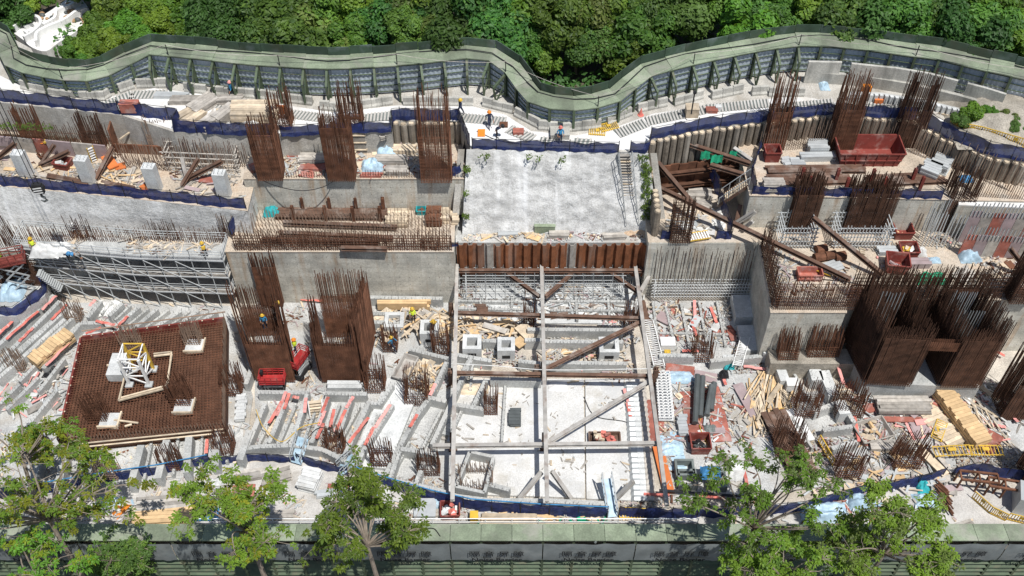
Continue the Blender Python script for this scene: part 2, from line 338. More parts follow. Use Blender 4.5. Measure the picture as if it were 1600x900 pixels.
podium('concrete_podium', 'narrow bench behind the scaffold, under the left slope', [(-90,392),(120,390),(362,393)], 5.4, -.2, 'concrete', 66)
# bench and slope in the middle
bn = MB(); q = PL([(712,379),(1032,379)], 5.3); bn.prism([(q[0].x,q[0].y),(q[1].x,q[1].y),(q[1].x+.2,67),(q[0].x-.2,67)], -.2, 5.3); struct(bn, 'slope_bench', 'white_floor', 'dusty bench above the sheet piles')
def slope(name, label, top, foot, zt, zf, nx, ny, amp):
    a = along(PL(top, zt), 1); b = along(PL(foot, zf), 1)
    ta = [P(*p) if False else p for p in a]
    rows = []
    for j in range(ny+1):
        f = j/ny; row = []
        for i in range(nx+1):
            s = i/nx; p = a[min(len(a)-1, int(s*(len(a)-1)))].lerp(a[min(len(a)-1, int(s*(len(a)-1))+1)], s*(len(a)-1) % 1)
            r = b[min(len(b)-1, int(s*(len(b)-1)))].lerp(b[min(len(b)-1, int(s*(len(b)-1))+1)], s*(len(b)-1) % 1)
            v = p.lerp(r, f); d = amp*(fbm(v.x, v.z*1.6, .35)+.35*fbm(v.x+30, v.z, 1.1)) if 0 < j < ny else 0
            row.append(v+Vector((0,-d,-.3*d)))
        rows.append(row)
    m = MB(); m.sheet(rows[::-1]); return struct(m, name, 'shotcrete', label, True)
slope('shotcrete_slope', 'grey sprayed concrete slope with white drips in the middle', [(729,233),(1013,239)], [(722,368),(1030,366)], ROAD+.03, 5.25, 90, 44, .17)
slope('shotcrete_slope', 'pale grey sprayed slope below the blue net at the left', [(-90,279),(0,291),(200,310),(384,330)], [(-90,340),(0,352),(200,366),(364,380)], LD-.02, 5.3, 80, 18, .06)
# cheek walls beside the middle slope
for nm, lab, a, b in (('slope_cheek', 'earth cheek left of the slope', (726,233), (714,368)), ('slope_cheek', 'earth cheek right of the slope', (1016,239), (1033,366))):
    p, q2 = P(*a, ROAD), P(*b, 5.3); m = MB(); s = -1 if a[0] < 800 else 1
    vs = [p, q2, Vector((q2.x, p.y, 5.2))]; vs2 = [v+Vector((.55*s,0,0)) for v in vs]
    m.add(vs+vs2, [(0,1,2),(5,4,3),(0,3,4,1),(1,4,5,2),(2,5,3,0)]); struct(m, nm, 'bank_face', lab)
# white floor slabs in the pit
def slabs(name, label, px, z0, z1, mt):
    m = MB(); m.prism([(p.x,p.y) for p in PL(px, z1)], z0, z1); return struct(m, name, mt, label)
slabs('floor_slab', 'white concrete floor under the strut frame, nearer bays', [(716,592),(912,592),(914,778),(700,771)], -.1, .25, 'bright_floor')
slabs('floor_slab', 'white concrete floor bay between the joint and the corrugated strip', [(914.5,592),(1000,592),(1012,783),(916.5,779)], -.1, .253, 'bright_floor')
slabs('floor_slab', 'grey white floor below the sheet pile waling', [(712,440),(1000,440),(1008,505),(712,505)], -.1, .2, 'pale_concrete')
slabs('floor_slab', 'pale floor strewn with rubbish at the right', [(1022,470),(1180,470),(1205,560),(1215,640),(1300,760),(1050,785),(1030,600)], -.1, .15, 'white_floor')
slabs('floor_slab', 'pale floor in front of the tall core', [(1216,620),(1345,600),(1640,600),(1640,735),(1480,740),(1310,765)], -.1, .12, 'white_floor')
slabs('floor_slab', 'blue grey ramp of smooth concrete between ground beams', [(606,590),(662,592),(606,732),(545,727)], -.1, .5, 'pale_concrete')
slabs('floor_slab', 'pale floor under the small concrete beams at the left', [(0,470),(360,478),(395,620),(380,735),(130,765),(-60,770),(-60,540)], -.1, .1, 'white_floor')
slabs('floor_slab', 'pale floor around the scissor lifts and beam cells', [(398,615),(400,470),(700,470),(712,590),(704,770),(640,762),(545,732),(400,712)], -.1, .13, 'white_floor')
# near walkway
WK = [(-120,800),(0,782),(110,766),(250,748),(400,722),(468,722),(545,742),(640,772),(740,793),(960,803),(1080,800),(1300,778),(1470,745),(1530,770),(1720,760)]
wk = PL(WK, 0); m = MB(); m.prism([(p.x,p.y) for p in wk]+[(60,37.3),(-60,37.3)], -.2, .02); struct(m, 'walkway', 'walkway', 'pale concrete walkway along the near barrier')
# rubble ledge in front of the lower right podium, pads beside it
m = MB(); q = PL([(1200,542),(1331,543),(1331,557),(1210,557)], 2.2); m.prism([(p.x,p.y) for p in q[:2]]+[(p.x,p.y-1.6) for p in q[1::-1]], -.2, 2.0); struct(m, 'rubble_ledge', 'bank_earth', 'stony ledge at the foot of the lower right podium')
slabs('raised_platform', 'white raised platform inside the blue net at the far left', [(-30,436),(14,434),(74,444),(70,462),(26,494),(-30,494)], -.1, 2.0, 'white_floor')
# ================================================================ far hoarding: posts, sheets, rails, roof panels, back panels, raking props
hb = thing('noise_barrier', 'long winding green noise barrier with roofed top along the forest edge', 'barrier', (bline[0].x, bline[0].y, BZ0))
N = len(bline)
def braced(p):                                   # only the stretches with raking props
    u = 800+F_PX*p.x/(p.y*_c-(p.z-CAM_H)*_s); return 218 < u < 800 or 1003 < u < 1262
for i in range(N):
    p, n = bline[i], bnorm[i]; t = Vector((n.y,-n.x,0))
    m = MB(); m.hbeam(Vector((p.x,p.y,ROAD)) - n*.1, Vector((p.x,p.y,p.z-.05)) - n*.1, .22, .22, .04, n); m.build('post', 'frame_green', hb)
    if braced(p):
        top = Vector((p.x,p.y,p.z-.3))-n*.2; f = Vector((p.x,p.y,p.z-1.1))-n*(1.35+.15*math.sin(i)); ft = Vector((p.x,p.y,ROAD))-n*1.25
        m = MB(); m.beam(top, f, .2, .2); m.beam(f, ft, .16, .16); m.beam(ft, Vector((p.x,p.y,p.z-1.2))-n*.2, .09, .09); m.beam(f+Vector((0,0,-.9)), Vector((p.x,p.y,ROAD+.4))-n*.2, .09, .09)
        m.build('raking_prop', 'frame_green', hb)
    if i == N-1: break
    q, nq = bline[i+1], bnorm[i+1]; zz = R(-.09,.09)
    m = MB(); a = Vector((p.x,p.y,0)); b = Vector((q.x,q.y,0)); rows = []
    k = 10
    for j in range(2): rows.append([a.lerp(b, e/k)+ (n if e % 2 else n*.4)*.1 + Vector((0,0,ROAD+.1 if j == 0 else p.z+(q.z-p.z)*e/k-.1)) for e in range(k+1)])
    m.sheet(rows); m.build('sheet', 'sheet_grey', hb)
    m = MB()
    for h in range(5):
        z = ROAD+.35+h*(p.z-ROAD-.6)/4; z2 = ROAD+.35+h*(q.z-ROAD-.6)/4; m.beam(a+Vector((0,0,z))-n*.02, b+Vector((0,0,z2))-nq*.02, .08, .055)
    m.build('rail', 'frame_green', hb)
    # roof panel and back panel
    m = MB(); A, B, C, D = a-n*.2, b-nq*.2, b+nq*1.45, a+n*1.45
    vs = [A+Vector((0,0,p.z+zz*.3)), B+Vector((0,0,q.z+zz*.3)), C+Vector((0,0,q.z+.22+zz)), D+Vector((0,0,p.z+.22+zz))]
    vs = vs+[v-Vector((0,0,.1)) for v in vs]
    m.add(vs, [(0,1,2,3),(7,6,5,4),(0,4,5,1),(1,5,6,2),(2,6,7,3),(3,7,4,0)]); m.build('roof_panel', 'roof_green', hb)
    m = MB(); C2, D2 = b+nq*1.5+(a-b).normalized()*.03, a+n*1.5
    vs = [D2+Vector((0,0,ROAD-.4)), C2+Vector((0,0,ROAD-.4)), C2+Vector((0,0,q.z+1.0+zz)), D2+Vector((0,0,p.z+1.0+zz))]; vs += [v+n*.06 for v in vs]
    m.add(vs, [(0,1,2,3),(7,6,5,4),(3,2,6,7),(0,4,5,1),(1,5,6,2),(3,7,4,0)]); m.build('back_panel', 'hoard_green', hb)
# rope on short poles along the roof
for k in range(2, N-6, 5):
    p, n = bline[k], bnorm[k]; m = MB(); m.bar(p-n*.1, p-n*.1+Vector((0,0,1.1)), .045, 5); m.build('pole', 'black', hb)
    q, nq = bline[k+5], bnorm[k+5]; a = p-n*.1+Vector((0,0,1.08)); b = q-nq*.1+Vector((0,0,1.08))
    m = MB(); m.tube([a.lerp(b, e/10)-Vector((0,0,1.5*(e/10)*(1-e/10))) for e in range(11)], .022, 4); m.build('rope', 'timber_grey', hb)
m = MB(); m.tube([p+n*(.9+.3*math.sin(i*.9))+Vector((0,0,.22)) for i, (p, n) in enumerate(zip(bline, bnorm))], .045, 5); m.build('cable', 'black', hb)
# ---------------- concrete blocks that hold the barrier's feet
BLK = [((32,140),(71,149),3),((76,152),(114,159),2),((125,159),(165,159),3),((166,158),(176,151),1),((189,147),(212,139),2),((214,139),(265,138),3),((288,145),(323,148),2),((335,150),(400,155),4),
 ((402,156),(488,166),4),((500,173),(531,175),2),((565,172),(615,164),3),((630,166),(740,167),5),((753,167),(800,179),3),((802,182),(840,202),3),((841,204),(871,206),2),((880,208),(940,202),4),
 ((951,197),(989,181),3),((998,177),(1044,167),3),((1055,167),(1100,155),3),((1113,157),(1162,147),3),((1175,151),(1200,149),2),((1201,152),(1257,152),3)]
kb = 0
for a, b, n in BLK:
    A, B = P(*a, ROAD), P(*b, ROAD)
    for i in range(n):
        p0, p1 = A.lerp(B, i/n), A.lerp(B, (i+.97)/n); d = (p1-p0).normalized(); s = Vector((-d.y,d.x,0)); h = .85+jit(.08)
        m = MB(); prof = [(-.28,0),(.28,0),(.28,.2),(.16,.36),(.13,h),(-.13,h),(-.16,.36),(-.28,.2)]; k = len(prof)
        m.add([p+s*(x+.3)+Vector((0,0,z)) for p in (p0, p1) for x, z in prof], [tuple(range(k)), tuple(range(2*k-1, k-1, -1))]+[(e, k+e, k+(e+1) % k, (e+1) % k) for e in range(k)])
        one(m, 'concrete_barrier', 'old_block', 'weathered concrete barrier block, %s from the left along the far barrier foot' % nth(kb), 'barrier block', 'concrete blocks at the foot of the far barrier'); kb += 1
# ---------------- slatted drain covers between blocks and road
GR = [((158,160),(205,142)),((205,143),(262,141)),((290,150),(420,166)),((425,168),(520,180)),((560,180),(652,170)),((660,172),(792,184)),((800,196),(838,212)),((845,214),(865,216)),((898,216),(925,218)),((958,204),(1004,186)),((1006,184),(1100,165)),((1102,164),(1200,155)),((1205,163),(1300,155)),((1340,158),(1425,170))]
for i, (a, b) in enumerate(GR):
    A, B = P(*a, ROAD+.03), P(*b, ROAD+.03); d = (B-A).normalized(); s = Vector((d.y,-d.x,0)); n = int((B-A).length/.3)
    t = thing('drain_cover', 'slatted pale drain cover strip, %s from the left beside the haul road' % nth(i), 'drain cover', A, 'slatted drain covers along the road')
    m = MB(); m.beam(A+s*.55+Vector((0,0,-.02)), B+s*.55+Vector((0,0,-.02)), 1.15, .04); m.build('channel', 'tarp_grey', t)
    m = MB()
    for k in range(n):
        p = A.lerp(B, (k+.5)/n)+s*.55; m.beam(p-s*.62+d*.1+Vector((0,0,.03)), p+s*.62-d*.1+Vector((0,0,.03)), .16, .08)
    m.build('slat', 'walkway', t, kind='stuff')
# ---------------- stepped retaining walls at the right end
def wallrun(name, label, px, z0, z1, th, mt, cat, cap=None):
    pts = PL(px, z1); nn = normals(pts); m = MB()
    m.prism([(p.x,p.y) for p in pts]+[(p.x+q.x*th, p.y+q.y*th) for p, q in zip(pts[::-1], nn[::-1])], z0, z1)
    return one(m, name, mt, label, cat)
wallrun('retaining_wall', 'long low concrete wall curving below the panels at the right end', [(1270,114),(1340,118),(1420,131),(1500,150),(1560,168),(1598,176)], ROAD-.2, ROAD+1.1, .35, 'old_block', 'wall')
wallrun('wall_panel', 'short stained concrete wall panel nearest the raking props', [(1264,97),(1316,98)], ROAD, ROAD+2.3, .25, 'old_block', 'wall panel', 0)
wallrun('wall_panel', 'long stained concrete wall panel row below the barrier, middle', [(1331,100),(1400,107),(1450,115),(1497,127)], ROAD, ROAD+2.3, .25, 'old_block', 'wall panel', 0)
wallrun('wall_panel', 'dark stained concrete wall panel above the green bush', [(1512,131),(1540,138),(1572,148)], ROAD, ROAD+2.3, .25, 'old_block', 'wall panel', 0)
t = thing('corrugated_kerb', 'pale corrugated concrete kerb wall under the right retaining wall', 'kerb wall', P(1340,140,ROAD))
pts = along(PL([(1330,146),(1380,148),(1440,158),(1500,172)], ROAD+.8), .45); m = MB()
for p in pts: m.box((p.x,p.y,ROAD), (.3,.32,.8))
m.build('rib', 'pale_concrete', t, kind='stuff')
m = MB()
for a, b in zip(pts, pts[1:]): m.beam((a.x,a.y+.25,ROAD+.38), (b.x,b.y+.25,ROAD+.38), .25, .76)
m.build('wall', 'concrete', t)
# ================================================================ near barrier
NZ = .85; XL, XR, BAY = -46, 46, 2.3
nb = thing('noise_barrier', 'straight green noise barrier with lettered grey banners along the bottom edge', 'barrier', (0, 37.2, -9))
yb, yf = P(800,819,NZ).y, P(800,846,NZ).y
nbay = int((XR-XL)/BAY)
def shared(mesh, name, parent, loc):
    o = bpy.data.objects.new(name, mesh); COL.objects.link(o); o.parent = parent; o.location = Vector(loc)-parent.location; return o
rp = MB(); rp.frame((0,0,0), Vector((1,0,0)), Vector((0,1,-.05)), Vector((0,0,1)), BAY-.03, yb-yf, .09); rp = rp.mesh('roof_panel', 'roof_green')
sl_ = MB(); sl_.frame((0,0,0), Vector((1,0,0)), Vector((0,.8,.6)), Vector((0,-.6,.8)), BAY-.12, .34, .07); sl_ = sl_.mesh('slat', 'frame_green')
po = MB(); po.hbeam((0,0,-9), (0,0,.7), .2, .2, .04, (0,1,0)); po = po.mesh('post', 'frame_green')
pan = MB(); pan.box((0,0,0), (BAY-.04,.05,7)); pan = pan.mesh('sheet', 'hoard_green')
rail = MB(); rail.box((0,0,0), (BAY-.02,.12,.16)); rail = rail.mesh('rail', 'roof_green')
for i in range(nbay):
    x = XL+i*BAY
    shared(rp, 'roof_panel', nb, (x+BAY/2, (yb+yf)/2, NZ)); shared(po, 'post', nb, (x, yf+.25, 0)); shared(pan, 'sheet', nb, (x+BAY/2, yf+.75, -9))
    for k in range(7): shared(sl_, 'slat', nb, (x+BAY/2, yf+.3, -2.35-k*.62))
    shared(rail, 'rail', nb, (x+BAY/2, yf+.02, -2.05))
# back wall under the walkway edge so that the roof rests on something
m = MB(); m.box((0, yb-.1, -.1), (XR-XL, .15, .9)); m.build('upstand', 'hoard_green', nb)
def text_mesh(txt, size, name):
    cu = bpy.data.curves.new(name, 'FONT'); cu.body = txt; cu.size = size; cu.align_x = 'CENTER'; cu.extrude = .004; cu.offset = .004 if size > .7 else .016
    ob = bpy.data.objects.new(name, cu); COL.objects.link(ob); dg = bpy.context.evaluated_depsgraph_get()
    me = bpy.data.meshes.new_from_object(ob.evaluated_get(dg)); bpy.data.objects.remove(ob); me.materials.clear(); me.materials.append(MT['ink']); return me
TC, TE = text_mesh('隔 音 屏 障', .86, 'lettering'), text_mesh('Noise Barrier', .68, 'lettering')
bw = BAY*3
i = 0; x = XL
while x < XR-1:
    rows = []
    for j in range(9):
        f = j/8; row = []
        for k in range(25):
            s = k/24; sag = .16*math.sin(PI*s)*(1-f)*0
            px_ = x+.04+s*(bw-.08); fold = .08*math.sin(3*PI*s+f*2.2)*math.sin(PI*min(1, 3*abs((s*3) % 1-.5)))*f
            dr = .10*abs(math.sin(3*PI*s))*(1 if j == 0 else 0)
            row.append(Vector((px_, yf-.12-.05*math.sin(PI*f)-abs(fold)*1.2-.06*noise.noise(Vector((px_*.9, f*2, 1))), .72-f*2.55-dr)))
        rows.append(row)
    m = MB(); m.sheet(rows[::-1]); b = m.build('banner', 'banner_grey', nb, True)
    off = (4.6 if False else 0)
    for me, z, in ((TC, -.62), (TE, -1.45)):
        o = bpy.data.objects.new('lettering', me); COL.objects.link(o); o.parent = b
        o.location = Vector((x+bw*.5, yf-.42, z))-nb.location; o.rotation_euler = (PI/2, 0, 0)
    x += bw; i += 1
# white handrail along the walkway edge
hr = thing('handrail', 'long white tube handrail on the walkway edge above the near barrier', 'handrail', (0, yb+.35, 0))
m = MB()
for z in (.55, 1.05): m.bar((-24, yb+.35, z), (14, yb+.35, z), .035, 5)
m.build('rail', 'white_paint', hr)
for k in range(20):
    m = MB(); m.bar((-24+k*2, yb+.35, 0), (-24+k*2, yb+.35, 1.08), .035, 5); m.build('post', 'white_paint', hr)
# ================================================================ reinforcement
def bars_row(m, pts, h, step=.25, r=.024, hj=.25, lean=.03):
    for p in along(pts, step):
        hh = h*(1+jit(hj)); m.bar(p, p+Vector((jit(lean)*hh, jit(lean)*hh, hh)), r, 4)
def wall_mesh(m, a, b, h, sv=.2, sh=.18, th=.3, fringe=1.0, r=.026, lay=(-.5, .5)):   # two curtains of bars
    a = Vector(a); b = Vector(b); d = (b-a).normalized(); n = Vector((-d.y,d.x,0))
    for k in lay:
        o = n*(k*th); bars_row(m, [a+o, b+o], h, sv, r, .05, .008)
        z = .1
        while z < h-fringe: m.bar(a+o+Vector((0,0,z)), b+o+Vector((0,0,z)), r*.85, 4); z += sh
def cage(label, u, v, z, w_, d_, h, fringe=1.2, sv=.22, sh=.2, rz=0., mt='rust', lean=(0,0), cat='rebar cage', group='rebar column cages', inner=True, r=.03, name='rebar_cage'):
    p = P(u, v, z); t = thing(name, label, cat, p, group); m = MB(); n = MB(); Rm = Matrix.Rotation(rz, 3, 'Z')
    def W(x, y, zz): return p + Rm @ Vector((x + lean[0]*zz, y + lean[1]*zz, zz))
    per = []
    nx, ny = max(2, round(w_/sv)), max(2, round(d_/sv))
    for lay in ((1., .84, .55) if inner == 3 else (1., .84) if inner else (1.,)):
        a, b = w_/2*lay, d_/2*lay
        per += [(-a+2*a*i/nx, s*b) for i in range(nx+1) for s in (-1, 1)] + [(s*a, -b+2*b*i/ny) for i in range(1, ny) for s in (-1, 1)]
    for x, y in per:
        hh = h*(1+jit(.07)) - (R(0,.5)*fringe if random.random() < .4 else 0); e = W(x, y, hh); m.bar(W(x, y, 0), e+Vector((jit(.12), jit(.12), 0)), r, 4)
    zz = .12
    while zz < h-fringe:
        c = [W(x, y, zz) for x, y in ((-w_/2,-d_/2),(w_/2,-d_/2),(w_/2,d_/2),(-w_/2,d_/2))]
        for i in range(4): n.bar(c[i], c[(i+1) % 4], r*.85, 4)
        zz += sh
    m.build('upright_bars', mt, t, kind='stuff'); n.build('ties', mt, t, kind='stuff'); return t
# --- columns on the upper left podium
cage('dense rust column cage at the left front corner of the upper left podium', 425, 274, L2, 2.1, 1.5, 6.0, .9, .18, .14, mt='rust')
cage('dense tall rust column cage in the middle front of the upper left podium', 536, 275, L2, 2.3, 1.5, 6.7, .8, .18, .13, mt='rust')
cage('very tall thin rust cage at the right end of the upper left podium', 683, 276, L2, 2.6, 1.7, 8.8, 3.6, .3, .16, mt='rust')
def boxed(label, u, v, w_, d_, hb_, h):
    t = cage(label, u, v, L2, w_, d_, h, 2.4, .2, .15, mt='rust')
    p = t.location; m = MB()
    for sx, sy, lx, ly in ((0,-1,w_+.3,.06),(0,1,w_+.3,.06),(-1,0,.06,d_+.2),(1,0,.06,d_+.2)):
        m.box((p.x+sx*(w_/2+.14), p.y+sy*(d_/2+.14), p.z), (lx, ly, hb_))
    m.build('formwork_panel', 'timber_grey', t); m = MB()
    for zz in (.4, 1.2, 2.0): m.box((p.x, p.y-d_/2-.22, p.z+zz), (w_+.5, .08, .1)); m.box((p.x+w_/2+.22, p.y, p.z+zz), (.08, d_+.5, .1))
    m.build('waling', 'timber_pale', t)
boxed('rust cage rising from a grey timber column form, back left of upper podium', 449, 228, 1.7, 1.5, 2.5, 6.0)
boxed('rust cage rising from a grey timber column form, back middle of upper podium', 556, 229, 1.8, 1.5, 2.6, 6.6)
# --- right upper podium
cage('slim rust column cage behind the small orange panel, upper right podium', 1207, 228, L2, 1.7, 1.2, 7.3, 3.0, .2, .14, mt='rust')
cage('rust column cage in the middle behind the long red skip', 1311, 226, L2, 2.1, 1.6, 7.2, 2.6, .2, .14, mt='rust')
cage('rust column cage right of the long red skip, tallest at the back', 1412, 222, L2, 2.3, 1.7, 7.3, 3.2, .2, .14, mt='rust_dark')
# --- right lower podium
cage('dark rust column cage above the first silver frame, right podium face', 1246, 356, L1, 2.2, 1.6, 6.0, 1.3, .17, .14, mt='rust_dark', inner=3)
cage('wide dark rust wall cage above the second silver frame, right podium face', 1345, 356, L1, 3.8, 1.6, 5.7, .9, .17, .14, mt='rust_dark', inner=3)
cage('loose rust column cage between silver bars and white slab at the right', 1478, 352, L1, 2.2, 1.7, 6.4, 2.6, .19, .15, mt='rust_dark')
cage('open rust column cage standing on the small deck beside the slope', 1061, 373, L1, 1.7, 1.2, 4.4, .5, .22, .3, mt='rust_dark')
cage('leaning rust bars at the far right edge of the lower right podium', 1590, 464, L1, 2.0, 1.6, 6.5, 3., .2, .2, mt='rust_dark')
cage('dark rust column cage cut by the right picture edge, below the core', 1578, 640, .1, 2.6, 2.2, 7.0, 2.2, .18, .15, mt='rust_dark')
cage('dark rust cage at the right edge beside the yellow rails', 1612, 745, .1, 2.0, 2.0, 6.0, 1.5, .18, .15, mt='rust_dark')
cage('slim rust column cage against the lower left podium face', 679, 459, .6, 1.5, 1.0, 6.9, 1.0, .16, .18, mt='rust')
cage('rust column cage at the left end of the lower left podium face', 428, 468, .3, 1.9, 1.6, 6.6, 1.4, .16, .16, mt='rust')
# --- bank bars at the far left
cage('rust column bars rising from the formwork at the far left deck, leftmost', 55, 213, LD, 1.9, 1.2, 3.6, 1.6, .18, .16, mt='rust')
cage('rust column bars behind the yellow ladder at the far left deck', 152, 224, LD, 1.9, 1.2, 3.6, 1.6, .18, .16, mt='rust_dark')
cage('rust column bars right of the sunken rust box, far left deck', 258, 232, LD, 2.0, 1.2, 3.7, 1.6, .18, .16, mt='rust_pale')
# --- tall box cages by the scissor lifts
def wall_set(label, runs, z, cat='rebar wall', group=None, mt='rust'):
    a = P(*runs[0][0], z); t = thing('rebar_wall', label, cat, a, group)
    for (q0, q1, h, fr) in runs:
        m = MB(); wall_mesh(m, P(*q0, z), P(*q1, z), h, .19, .155, .45, fr, .028, (-.5, 0., .5) if mt == 'rust_dark' else (-.5, .1, .5)); m.build('bar_curtain', mt, t, kind='stuff')
    return t
wall_set('large open rust wall cage beside the man on the scissor lift', [((402,592),(462,594),6.6,1.6),((462,594),(447,520),6.4,2.0),((402,592),(380,520),6.6,1.8),((388,522),(440,520),6.0,2.4)], .3)
wall_set('largest rust box cage between the scissor lift and the ground beams', [((505,594),(566,596),6.2,1.2),((566,596),(584,524),8.2,.8),((505,594),(500,528),5.8,2.4),((512,524),(580,522),8.0,2.8)], .3)
wall_set('dark rust wall of bars behind the lime lift at the far left', [((-40,462),(78,466),5.4,.8)], .1, mt='rust_dark')
# --- the tall core at the right
core = wall_set('huge dark rust core cage with a doorway, right side of the pit', [((1352,597),(1420,601),7.0,1.0),((1352,597),(1320,531),8.4,1.7),((1420,601),(1388,532),7.0,1.8),((1468,602),(1528,603),7.0,1.0),((1528,603),(1495,533),7.8,1.6),((1468,602),(1436,532),7.4,1.6),((1320,531),(1388,532),8.8,2.0),((1436,532),(1495,533),8.8,2.0),((1388,533),(1436,533),8.4,5.)], 2.0, mt='rust_dark')
m = MB(); a, b = P(1418,600,2.), P(1470,602,2.); wall_mesh(m, a+Vector((0,.1,4.5)), b+Vector((0,.1,4.5)), 1.2, .17, .12, .35, .1); m.build('lintel_cage', 'rust', core, kind='stuff')
c0, c1 = P(1336,559.5,1.5), P(1528,603,1.5)
m = MB(); f0, f1, f2, f3 = P(1349,599,1.95), P(1531,605,1.95), P(1498,531,1.95), P(1316,528,1.95); m.prism([(p.x,p.y) for p in (f0,f1,f2,f3)], -.2, 1.95); m.build('footing', 'concrete', core)
for k, (a, b, n, zz) in enumerate((((1336,538),(1378,539),9,6.7),((1448,538),(1486,539),11,6.8),((1452,560),(1500,562),12,6.2))):
    m = MB(); A, B = P(*a, 2.), P(*b, 2.)
    for i in range(n): p = A.lerp(B, i/(n-1)); m.bar(p+Vector((0,0,3)), p+Vector((jit(.05),jit(.05),zz+jit(.12))), .045, 6)
    m.build('prop_tubes', 'galv', core, kind='stuff')
# --- rows of starter bars
def fringe(label, rows, h, step, mt='rust_pale', r=.026, hj=.25, horiz=0, lean=.03, name='starter_bars'):
    p = Vector(rows[0][0]); t = thing(name, label, 'starter bars', p, 'rows of starter bars'); m = MB()
    for pts in rows:
        bars_row(m, pts, h, step, r, hj, lean)
        for k in range(horiz):
            q = along(pts, 3)
            for a, b in zip(q, q[1:]): m.bar(a+Vector((0,0,h*(k+.6)/(horiz+1))), b+Vector((0,0,h*(k+.6)/(horiz+1))), r*.8, 4)
    m.build('bars', mt, t, kind='stuff'); return t
fringe('pale starter bars covering the front of the beam deck, lower left podium', [PL([(372+i*3,391-i*9),(704,391-i*9)], L1) for i in range(6)], 1.7, .3, 'rust_pale')
fringe('close rust starter bars along the very edge of the lower left podium', [PL([(368,391.5),(706,391.5)], L1), PL([(368,387),(706,387)], L1)], 1.9, .19, 'rust', horiz=5, r=.03)
fringe('short rust starter bars along the upper left podium edge', [PL([(396,277.5),(716,277.5)], L2)], .7, .22, 'rust')
fringe('rust bar fringe on the scaffold bench under the left slope, back row', [PL([(-60,381),(120,380),(362,383)], 5.4), PL([(-60,388),(120,387),(362,390)], 5.4)], 1.9, .17, 'rust')
fringe('thicker rust bar tufts on the scaffold bench under the left slope', [PL([(a,384),(a+22,385)], 5.4) for a in (10,118,132,245,262,350)], 3.2, .16, 'rust_dark')
fringe('long rust curtain at the lower right podium edge beside the core', [PL([(1208,484),(1335,485)], L1), PL([(1209,478),(1335,479)], L1)], 3.1, .17, 'rust', horiz=9)
fringe('long rust curtain rising behind the tall core to the right edge', [PL([(1325,466),(1600,466)], L1), PL([(1325,461),(1600,461)], L1)], 3.1, .19, 'rust_dark', horiz=6)
fringe('rust bars on the side edge of the lower right podium', [PL([(1188,384),(1206,482)], L1), PL([(1196,384),(1214,482)], L1)], 2.4, .17, 'rust_dark', horiz=7)
fringe('tall rust bars hanging in front of the wall below the strut deck', [PL([(1018,456),(1190,456)], .8)], 5.4, .24, 'rust_dark', horiz=1, hj=.1)
fringe('tall pale bars standing before the pile wall, upper right podium back', [PL([(1185,232),(1290,224),(1420,222)], L2), PL([(1190,238),(1290,230),(1420,228)], L2)], 2.5, .2, 'rust_pale')
fringe('pale bars running diagonally before the pile wall to the right edge', [PL([(1428,236),(1510,262),(1590,290),(1660,305)], L2), PL([(1420,238),(1500,268),(1580,300)], L2)], 2.6, .21, 'rust_pale')
fringe('long bars crossing the white slab at the right edge', [PL([(1490,305),(1600,312)], L2), PL([(1500,290),(1520,330)], L1+2)], 1.6, .2, 'rust_dark')
fringe('silver grey raking bars at the right podium face', [PL([(1440,385),(1490,387)], L1), PL([(1436,372),(1470,360)], L1)], 3.9, .3, 'galv', r=.05, hj=.05)
fringe('rust bars before the formwork sheets at the far left', [PL([(-60,228),(0,230),(190,247)], LD), PL([(-60,224),(0,226),(190,243)], LD)], 1.9, .26, 'rust')
fringe('rust bars standing along the far left bank', [PL([(-60,214),(0,216),(180,226)], LD)], 1.9, .2, 'rust_dark', horiz=2)
fringe('pale bars leaning over the left deck near the podium corner', [PL([(195,262),(268,268)], LD), PL([(196,256),(350,268)], LD)], 2.3, .17, 'rust_pale', lean=.12)
fringe('rust bars behind the grey scaffold frame on the left deck', [PL([(262,252),(390,262)], LD)], 2.4, .2, 'rust')
fringe('grey bars in the dark gap below the sheet piles', [PL([(716,447),(1005,447)], .2), PL([(716,443),(1005,443)], .2)], 2.6, .2, 'grey_bar', hj=.1)
fringe('rust bars on the small ledge near the blue corner net', [PL([(345,352),(398,354)], L1), PL([(345,362),(398,364)], L1)], 2.0, .22, 'rust_pale')
